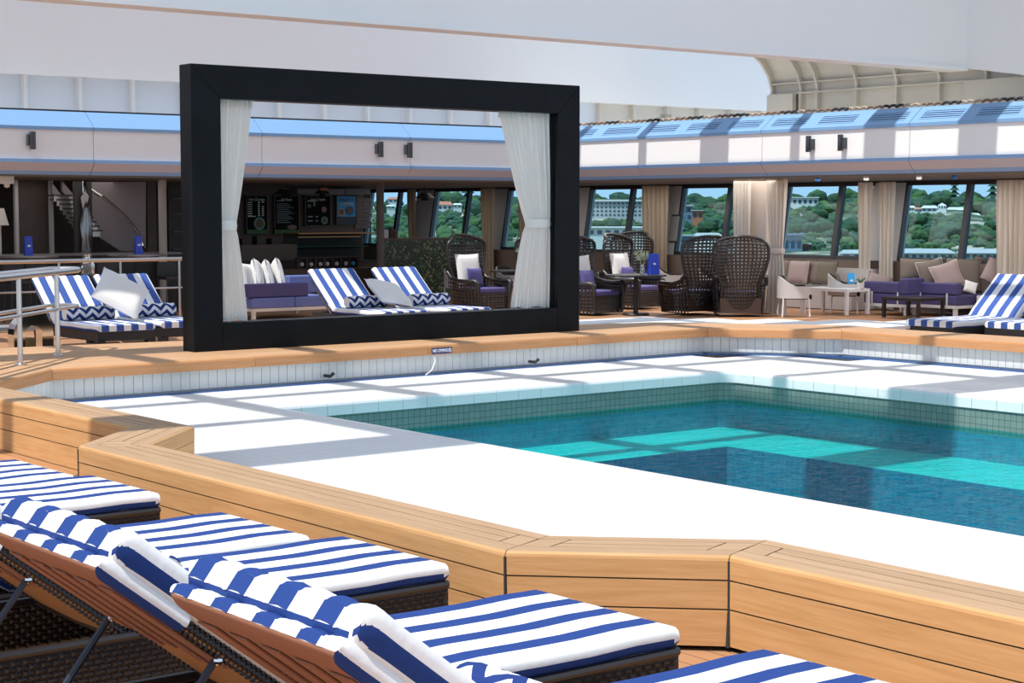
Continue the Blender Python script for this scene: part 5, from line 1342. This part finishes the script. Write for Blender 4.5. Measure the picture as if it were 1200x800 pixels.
for px, py, rz, lab in ((600, 352, 0.3, 'brown tub armchair seen between the wicker chairs through the frame'), (540, 356, .4, 'brown tub armchair at the end of the mosaic partition'), (785, 352, .8, 'pale tub armchair behind the round table with blue card'), (836, 356, .6, 'pale tub armchair seen between the two turned wicker chairs')):
    p = atz(px, py, 0); place_copy(tc_, (p.x, p.y, 0), rz, lab, GT)
def small_pillow(px, z, dist_axis, val, label, m, size=(.45, .45, .15), rz=0, tilt=-.25, group='brown pillows of the lounge', pipe=M_PIPING, roll=0):
    p = (atx if dist_axis == 'x' else aty)(px, 300, val); return pillow('pillow', label, (p.x, p.y, z), (tilt, roll, rz), size, m, group, pipe=pipe)
small_pillow(923, .44, 'x', tc_.location.x + .1, 'brown pillow in the tub armchair by the tied curtain', M_TAUPE, (.4, .38, .13), .9, pipe=None)
small_pillow(985, .44, 'x', p1_.x + .45, 'brown pillow in the tub armchair behind the coffee table', M_TAUPE, (.4, .38, .13), .7, pipe=None)
# window banquette
q = MB(); y0_, y1_ = atx(1010, 300, 28.6).y, atx(905, 300, 28.6).y; t = thing('window_banquette', 'grey cushioned banquette under the windows behind the tub armchairs', 'sofa', (0, 0, 0))
q.box((28.3, y0_, 0), (29.15, y1_, .45)); q.build('seat', M_SHELLG, t); q = MB(); q.box((28.95, y0_, .45), (29.2, y1_, .85)); q.build('backrest', M_SHELLG, t)
for px, m, lab in ((912, M_TAUPE, 'dark olive pillow on the window banquette nearest the tied curtain'), (934, M_LILAC, 'lilac brown pillow on the window banquette, second from the tied curtain'), (966, mat('olive_pillow_cloth', (.16, .14, .11), .85), 'large dark olive pillow on the window banquette, third from the tied curtain'), (950, M_TAUPE, 'brown pillow on the window banquette between the lilac and large olive ones')):
    small_pillow(px, .50, 'x', 28.55 if m is not M_LILAC else 28.4, lab, m, (.62, .52, .16), -PI / 2, -.2)
# white coffee tables
def coffee_table(px, py, w_, d, h, rz, label, m=M_WMETAL):
    p = atz(px, py, 0); t = thing('coffee_table', label, 'table', (p.x, p.y, 0), rz, 'low tables of the lounge')
    q = MB(); q.box((-w_ / 2, -d / 2, h - .06), (w_ / 2, d / 2, h)); q.build('table_top', m, t)
    for a in (-1, 1):
        for b in (-1, 1): q = MB(); q.box((a * (w_ / 2 - .03) - .03, b * (d / 2 - .03) - .03, 0), (a * (w_ / 2 - .03) + .03, b * (d / 2 - .03) + .03, h - .06)); q.build('leg', m, t)
    return p
p = coffee_table(978, 367, .7, 1.25, .52, 0, 'white rectangular coffee table with a light blue card and small plant')
card(998, p.y - .2, .52, 'light blue card on the white coffee table', M_MENUC, .14, .30, -.6)
pp_ = atx(1009, 300, p.x + .1)
t = thing('potted_plant', 'small plant in a pale pot on the white coffee table', 'plant', (pp_.x, pp_.y, .52)); q = MB(); q.lathe([(0, 0), (.06, 0), (.08, .12), (0, .12)], 12); q.build('pot', M_WMETAL, t)
q = MB()
for k in range(14): a = k * 2.4; q.tube([(0, 0, .1), (math.cos(a) * .05, math.sin(a) * .05, .17), (math.cos(a) * .09, math.sin(a) * .09, .18 + .02 * (k % 3))], .008, 4)
o = q.build('foliage', mat('plant_green', (.05, .14, .05), .6), t); o['kind'] = 'stuff'
# navy modular sofas
def sofa(loc, rz, label, w_=1.5, d=1.0, back=True, arm=(True, False), m=M_NAVY, fm=M_WMETAL, group='modular sofas'):
    t = thing('modular_sofa', label, 'sofa', loc, rz, group)
    q = MB(); q.box((-w_ / 2, -d / 2, .16), (w_ / 2, d / 2, .22)); q.build('frame', fm, t)
    for a in (-1, 1):
        for b in (-1, 1): q = MB(); q.box((a * (w_ / 2 - .05) - .035, b * (d / 2 - .05) - .035, 0), (a * (w_ / 2 - .05) + .035, b * (d / 2 - .05) + .035, .16)); q.build('leg', fm, t)
    n = 2
    for k in range(n): q = MB(); q.box((-w_ / 2 + k * w_ / n + .004, -d / 2, .22), (-w_ / 2 + (k + 1) * w_ / n - .004, d / 2, .42)); bevel(q.build('seat_cushion', m, t), .025, 3)
    if back: q = MB(); q.box((-w_ / 2, d / 2 - .2, .42), (w_ / 2, d / 2, .74)); bevel(q.build('backrest', m, t), .03, 3)
    for s, on in ((-1, arm[0]), (1, arm[1])):
        if on:
            x = s * (w_ / 2 - .1); q = MB(); q.box((x - .1, -d / 2, .43), (x + .1, d / 2 - (.2 if back else 0), .66)); bevel(q.build('armrest', m, t), .03, 3)
            for b in (-.3, .3): q = MB(); q.box((x + s * .1 - .01, b * d - .015, .22), (x + s * .1 + .012, b * d + .015, .46)); q.build('strap', fm, t)
    return t
# right-hand group: backs of armrests face the camera
pA = atz(1062, 370, 0); pB = atz(1120, 371.5, 0)
sofa((pA.x + .6, pA.y + .55, 0), PI, 'navy modular sofa next to the white coffee table', 1.2, 1.1, True, (False, True))
sofa((pB.x + .95, pB.y + .55, 0), 0, 'navy modular sofa with piled brown pillows near the right photo edge', 1.9, 1.1, True, (True, False))
gx_ = pB.x
GPB = 'piled brown pillows on the navy sofas'
def pil(px, py, x, label, m, size, rz, tilt, roll, pipe=M_PIPING):
    p = atx(px, py, x); pillow('pillow', label, (p.x, p.y, p.z), (tilt, roll, rz), size, m, GPB, pipe=pipe)
def pil(px, x, z, label, m, size, rz, tilt, roll, pipe=M_PIPING):
    p = atx(px, 330, x); pillow('pillow', label, (p.x, p.y, z), (tilt, roll, rz), size, m, GPB, pipe=pipe)
pil(1028, pA.x + .5, .43, 'small lilac brown pillow lying on the navy sofa left of the pile', M_LILAC, (.5, .3, .14), -.6, -.5, .4)
pil(1072, gx_ + .25, .66, 'brown pillow standing at the left end of the pile on the navy sofa', M_TAUPE, (.66, .46, .18), -.5, -.15, .04)
pil(1096, gx_ + .35, .50, 'brown pillow with pale edge, second in the pile on the navy sofa', M_TAUPE, (.58, .56, .17), -.5, -.2, -.2, M_PILLOW)
pil(1116, gx_ + .30, .46, 'lilac brown pillow leaning forward in front of the pile', M_LILAC, (.60, .54, .17), -.6, -.3, -.3, M_PILLOW)
pil(1130, gx_ + .75, .46, 'large dark brown pillow in the middle of the pile', M_TAUPE, (.78, .66, .18), -.5, -.25, .08)
pil(1156, gx_ + 1.35, .52, 'brown pillow at the back of the pile below the window mullion', M_TAUPE, (.66, .58, .17), -.4, -.2, .18)
pil(1166, gx_ + 1.0, .44, 'lilac brown pillow tilted at the right end of the pile', M_LILAC, (.70, .52, .17), -.6, -.3, .5)
pil(1136, gx_ + .5, .43, 'small black and white patterned pillow in front of the brown pile', M_CHEV, (.26, .24, .1), -.6, -.3, .3, None)
sd = coffee_table(1070, 372, .8, .9, .40, 0, 'low black side table in front of the navy sofas', M_BLACKW)
coffee_table(1170, 371, .6, .6, .42, 0, 'white side table right of the navy sofa')
# left-hand blue sofa with white pillows, seen through the frame
pS = atz(328, 374, 0)
sofa((pS.x + .35, pS.y + .75, 0), -.0, 'blue modular sofa on white frame beside the left white curtain', 1.9, 1.5, False, (False, False), M_BLUEV, M_CREAM)
q = MB(); t = thing('bolster_cushion', 'loose blue sofa bolster across the front of the blue sofa', 'cushion', (pS.x + .05, pS.y + .12, .43)); q.box((-.72, -.1, 0), (.62, .12, .26)); bevel(q.build('cover', M_NAVY, t), .03, 3)
GWP = 'white pillows piled on the blue sofa'
for k, (px, rz, ro, lab) in enumerate(((292, .5, .1, 'white pillow on the blue sofa nearest the left white curtain'), (306, .7, .25, 'white pillow second in the row on the blue sofa'), (318, .9, .2, 'white pillow third in the row on the blue sofa'), (330, 1.0, .25, 'white pillow last and foremost in the row on the blue sofa'))):
    p = aty(px, 340, pS.y + .55 + .1 * k); pillow('pillow', lab, (p.x, p.y, .44), (-.2, ro, rz + .2), (.66, .62, .2), M_PILLOW, GWP, pipe=M_PIPING)

# ================================================================== FILL LIGHTS (unseen area lamps added to brighten lounge and cafe)
def fill_lamp(x, y, sx, sy, e, col=(1, .96, .92)):
    l = bpy.data.lights.new('fill_light', 'AREA'); l.shape = 'RECTANGLE'; l.size = sx; l.size_y = sy; l.energy = e; l.color = col  # added fill, no visible fixture behind it
    o = bpy.data.objects.new('fill_light', l); COL.objects.link(o); o.location = (x, y, 2.69)
for y in (18, 22, 26, 30): fill_lamp(27.0, y, 3.0, 3.2, 75)
fill_lamp(22.5, 35.0, 5, 2.4, 15); fill_lamp(27, 37, 2.5, 6, 40); fill_lamp(14, 33.8, 5, 2, 25)

# ================================================================== THE SHORE SEEN THROUGH THE WINDOWS
def far(px, py, D):
    r = _ray(px, py); h = math.hypot(r.x, r.y); r = r / h; return Vector((r.x * D, r.y * D, CAMH + r.z * D))
def hill_y(px):                       # row of the photo where the hilltop stands
    return 240 - 8 * math.sin((px - 700) / 90) - 4 * math.sin(px / 31)
def ground(px, D):
    k = min(1, max(0, (D - 470) / 330)); zt = far(px, 243 + 3 * math.sin(px / 23), 800).z
    return -9.8 + (zt + 9.8) * (k ** .8) + 1.2 * math.sin(px / 17 + D / 40) * k
q = MB(); NX, ND = 70, 26
def gf(a, b):
    px = 380 + 880 * b; D = 330 + 560 * a; v = far(px, 246, D); return (v.x, v.y, ground(px, D))
q.grid(gf, ND, NX)
def ground_mat():
    m = bpy.data.materials.new('hillside_ground'); m.use_nodes = True; nt = m.node_tree; b = nt.nodes['Principled BSDF']; tc = nt.nodes.new('ShaderNodeTexCoord')
    n = nt.nodes.new('ShaderNodeTexNoise'); n.inputs['Scale'].default_value = .035; n.inputs['Detail'].default_value = 8; nt.links.new(tc.outputs['Object'], n.inputs[0])
    r = nt.nodes.new('ShaderNodeValToRGB'); e = r.color_ramp.elements; e[0].position = .50; e[0].color = (.045, .09, .035, 1); e[1].position = .60; e[1].color = (.50, .42, .34, 1); nt.links.new(n.outputs[0], r.inputs[0]); nt.links.new(r.outputs[0], b.inputs['Base Color']); b.inputs['Roughness'].default_value = .9; return m
struct(q.build('hillside', ground_mat()))
q = MB(); A = [far(300, 246, 45), far(1350, 246, 45), far(1350, 246, 340), far(300, 246, 340)]; q.face([(p.x, p.y, -10.4) for p in A]); tag(q.build('harbour_water', mat('harbour_water', (.02, .09, .14), .15, bump=.4, bscale=.8)), 'blue grey harbour water between the ship and the shore', 'water', kind='stuff')
def crown(seed, tall=1.0):
    rnd = random.Random(seed); bm = bmesh.new(); bmesh.ops.create_icosphere(bm, subdivisions=2, radius=1)
    cs = [Vector((rnd.uniform(-1, 1), rnd.uniform(-1, 1), rnd.uniform(-.4, 1))).normalized() for _ in range(9)]
    for v in bm.verts:
        d = max(v.co.normalized().dot(c) for c in cs); v.co *= .72 + .38 * max(0, d) ** 3 + rnd.uniform(-.06, .06); v.co.z = v.co.z * .8 * tall + .75 * tall
    me = bpy.data.meshes.new('crown'); bm.to_mesh(me); bm.free(); return me
M_TREES = [mat('tree_green_dark', (.03, .075, .03), .9, var=.3, vscale=3), mat('tree_green', (.055, .12, .035), .9, var=.3, vscale=3), mat('tree_green_blue', (.035, .085, .05), .9, var=.3, vscale=3)]
CR = []
for k in range(3):
    me = crown(k + 3); me.materials.append(M_TREES[k]); CR.append(me)
tq = MB(); tq.lathe([(.12, -.3), (.08, .7)], 6); TR = tq.data('trunk', mat('tree_trunk', (.1, .07, .05), .9))
def pine_mesh():
    q = MB()
    for k in range(6): z = .4 + k * .34; r = .62 * (1 - k / 7.5); q.lathe([(.02, z + .06), (r, z - .08), (r * .5, z + .1), (.02, z + .38)][::1], 9)
    return q.data('crown', M_TREES[2])
PINE = pine_mesh()
WINS = [(449, 478, 'the window beside the brown column'), (511, 562, 'the window over the mosaic partition'), (593, 609, 'the narrow gap beside the right white curtain'), (690, 757, 'the window next to the right post of the frame'), (797, 863, 'the window over the turned wicker chairs'), (922, 1012, 'the window left of the two beige curtains'), (1052, 1170, 'the long window over the navy sofas')]
def tree(px, D, s, label, group, me=None, z=None):
    v = far(px, 246, D); t = thing('hillside_tree', label, 'tree', (v.x, v.y, ground(px, D) - .3 if z is None else z), random.uniform(0, 6), group)
    c = link('crown', me or random.choice(CR), t, scale=(s, s, s * random.uniform(.85, 1.15)))
    link('trunk', TR, t, scale=(s * .8, s * .8, s)); return t
rt = random.Random(11)
HEXC = [(922, 959, 240, 780), (918, 949, 296, 485), (985, 1012, 303, 460), (1050, 1170, 304, 450), (1060, 1109, 248, 720), (1109, 1131, 251, 720), (1137, 1156, 262, 720), (688, 757, 254, 640), (688, 757, 277, 460), (797, 824, 257, 600), (797, 862, 292, 470), (513, 541, 245, 720), (453, 466, 243, 740)]
for a, b, wn_ in WINS:
    n = int((b - a) * .5)
    for k in range(n):
        px = rt.uniform(a - 3, b + 3); D = rt.choice([rt.uniform(500, 620), rt.uniform(600, 810), rt.uniform(700, 830)])
        if 925 < px < 1012 and 560 < D < 690 and rt.random() < .75: continue
        s_ = rt.uniform(2.4, 4.0) * (D / 650); top = 246 - (ground(px, D) + 1.7 * s_ - CAMH) / D * F
        if any(x0 - 4 < px < x1 + 4 and D < hd + 6 and top < y1 - 1 for x0, x1, y1, hd in HEXC): continue
        ci = rt.randrange(3); fr_ = (px - a) / (b - a)
        lab = ('dark', 'bright green', 'bluish')[ci] + ' tree ' + ('at the slope foot' if D < 590 else 'halfway up' if D < 710 else 'near the skyline') + (', far left' if fr_ < .2 else ', left' if fr_ < .4 else ', middle' if fr_ < .6 else ', right' if fr_ < .8 else ', far right') + ' in the ' + dict(zip([w_[2] for w_ in WINS], ('view by the brown column', 'view over mosaic partition', 'gap by white curtain', 'view beside black frame post', 'view over wicker chairs', 'view beside tied curtain', 'view over navy sofas')))[wn_]
        tree(px, D, s_, lab, 'hillside trees through ' + wn_, CR[ci])
for px, D, s, lab in ((1118, 815, 6.5, 'tall layered pine on the skyline through the long window over the navy sofas'), (1163, 800, 6.2, 'tall layered pine by the right beige curtain, on the skyline'), (548, 800, 6.5, 'tall pine on the skyline seen through the window over the mosaic partition')):
    tree(px, D, s, lab, 'tall pines on the skyline', PINE)
bush = MB(); rb = random.Random(5); tmpm = bmesh.new(); bmesh.ops.create_icosphere(tmpm, subdivisions=1, radius=1); IV = [v.co.copy() for v in tmpm.verts]; IFc = [tuple(v.index for v in f.verts) for f in tmpm.faces]; tmpm.free()
for a, b, wn_ in WINS:
    for k in range(int((b - a) * 3.4)):
        px = rb.uniform(a - 6, b + 6); D = rb.uniform(485, 830); s_ = rb.uniform(1.3, 2.6) * D / 650
        if 925 < px < 1012 and 540 < D < 720 and rb.random() < .8: continue
        if any(x0 - 3 < px < x1 + 3 and D < hd + 6 and 246 - (ground(px, D) + s_ * 1.1 - CAMH) / D * F < y1 - 2 for x0, x1, y1, hd in HEXC): continue
        v = far(px, 246, D); i = len(bush.v); z = ground(px, D)
        for c in IV: j = rb.uniform(.8, 1.2); bush.v.append((v.x + c.x * s_ * j, v.y + c.y * s_ * j, z + .2 * s_ + c.z * s_ * .8 * j))
        mm = rb.randrange(3)
        for f in IFc: bush.f.append(tuple(i + q_ for q_ in f)); bush.u.append(None); bush.m.append(mm)
tag(bush.build('hillside_bushes', M_TREES), 'dense green bushes covering the far hillside', 'bushes', kind='stuff')
M_HW = mat('house_white', (.72, .72, .70), .7); M_HR = mat('roof_red', (.55, .20, .13), .8); M_HGR = mat('roof_grey', (.45, .46, .47), .6); M_HBL = mat('building_blue_grey', (.16, .23, .32), .6); M_HOR = mat('building_orange', (.50, .18, .09), .7); M_WIN = mat('far_window', (.05, .08, .12), .3); M_HSAND = mat('shed_grey', (.50, .50, .47), .7)
def house(px0, px1, py0, py1, D, wall, roof, label, kind='flat', rows=1, cols=3, group=None, name='house'):
    pm = (px0 + px1) / 2; a = far(px0, py1, D); b = far(px1, py1, D); W_ = (b - a).length; H_ = (py1 - py0) / F * D; c = (a + b) / 2
    ang = math.atan2((b - a).y, (b - a).x); t = thing(name, label, 'building', (c.x, c.y, c.z), ang, group); dp = min(12, W_ * .8)
    rh = H_ * (.4 if kind == 'gable' else .1); wh = H_ - rh
    q = MB(); q.box((-W_ / 2, 0, -4), (W_ / 2, dp, wh)); q.build('wall', wall, t)
    q = MB()
    if kind == 'gable': q.loft([[(-W_ / 2 - .4, -.5, wh), (-W_ / 2 - .4, dp + .5, wh), (-W_ / 2 + W_ * .12, dp / 2, H_)], [(W_ / 2 + .4, -.5, wh), (W_ / 2 + .4, dp + .5, wh), (W_ / 2 - W_ * .12, dp / 2, H_)]])
    elif kind == 'spire': q.loft([[(-W_ / 2, 0, wh), (W_ / 2, 0, wh), (W_ / 2, dp, wh), (-W_ / 2, dp, wh)], [(-.1, dp / 2 - .1, H_ * 1.4), (.1, dp / 2 - .1, H_ * 1.4), (.1, dp / 2 + .1, H_ * 1.4), (-.1, dp / 2 + .1, H_ * 1.4)]])
    else: q.box((-W_ / 2 - .5, -.8, wh), (W_ / 2 + .5, dp + .5, H_))
    q.build('roof', roof, t)
    for r in range(rows):
        for k in range(cols):
            ww = W_ / cols * .55; x = -W_ / 2 + W_ * (k + .5) / cols; z = wh * (r + .5) / rows; q = MB(); q.box((x - ww / 2, -.12, z - wh / rows * .24), (x + ww / 2, .0, z + wh / rows * .24)); q.build('window', M_WIN, t)
    return t
GH = 'far shore houses'
house(922, 959, 231, 240.5, 780, M_HW, M_HW, 'long white flat-roofed building at the hilltop right of the tied curtain', rows=1, cols=6)
house(918, 940, 274, 295, 480, M_HBL, M_HBL, 'blue grey block with tall windows on the shore right of the tied curtain', cols=3)
house(940, 949, 285, 297, 485, M_HOR, M_HGR, 'small orange brick block beside the blue grey block on the shore', cols=1)
house(985, 1012, 293, 303, 460, M_HSAND, M_HGR, 'low grey shed roof on the shore by the right mullion', 'gable', cols=2)
house(1050, 1118, 292, 304, 450, M_HSAND, M_HGR, 'long pale wharf shed below the trees, left of the right window mullion', 'gable', cols=8)
house(1122, 1170, 292, 304, 450, M_HSAND, M_HGR, 'long pale wharf shed below the trees, right of the right window mullion', 'gable', cols=6)
for k, (x0, x1, y0, y1, kd, m, lab) in enumerate(((1060, 1072, 241, 247, 'gable', M_HW, 'small white house at the left of the hilltop village'), (1072, 1080, 243, 248, 'gable', M_HR, 'tiny red roofed house in the hilltop village'), (1080, 1098, 241, 248, 'gable', M_HW, 'wide white house in the hilltop village, left of the spire'), (1099, 1109, 240, 245, 'spire', M_HW, 'white house with pointed spire roof in the hilltop village'), (1109, 1131, 243, 251, 'gable', M_HW, 'wide white house in the hilltop village, right of the spire'), (1090, 1106, 247, 253, 'gable', M_HW, 'white house just below the spire house'), (1137, 1148, 250, 257, 'gable', M_HW, 'white house right of the mullion, above the red roof'), (1138, 1156, 255, 264, 'gable', M_HR, 'red roofed white house right of the window mullion'))):
    house(x0, x1, y0, y1, 720 - 10 * (k % 4), M_HW, m, lab, kd, group=None)
house(688, 757, 234, 254, 640, M_HGR, M_HW, 'big pale facade with rows of windows, seen next to the right post', rows=4, cols=14)
house(688, 757, 266, 277, 460, M_HW, M_HW, 'long low white terminal building by the water next to the right post', rows=1, cols=7)
house(797, 811, 240, 258, 600, M_HBL, M_HGR, 'grey blue building over the turned wicker chairs', rows=2, cols=2)
house(811, 824, 246, 257, 590, M_HOR, M_HGR, 'orange building with pale roof over the turned wicker chairs', rows=1, cols=2)
house(812, 846, 273, 282, 470, M_HW, M_HGR, 'white shed on the wharf over the turned wicker chairs', 'gable', cols=4)
house(797, 812, 275, 293, 450, M_HBL, M_HGR, 'blue grey wharf block at the left of the window over the turned chairs', cols=2)
house(840, 862, 282, 294, 455, M_HSAND, M_HGR, 'grey wharf shed right of the white shed, over the turned chairs', cols=2)
house(513, 530, 236, 246, 700, M_HW, M_HR, 'red roofed house on the hill over the mosaic partition', 'gable')
house(531, 541, 238, 243, 720, M_HW, M_HW, 'small white house right of the red roofed one over the mosaic partition', 'gable', cols=2)
house(455, 466, 231, 237, 740, M_HW, M_HR, 'small red roofed house seen beside the brown column', 'gable', cols=2)
house(453, 463, 240, 244, 700, M_HW, M_HW, 'small white house seen beside the brown column', 'gable', cols=2)
q = MB(); q.box((pS.x + 1.0, pS.y + 1.3, .42), (pS.x + 1.7, pS.y + 1.52, .78)); tag(bevel(q.build('sofa_back_cushion', M_BLUEV), .03, 3) and bpy.data.objects['sofa_back_cushion'], 'pale blue upright cushion at the far end of the blue sofa', 'cushion')
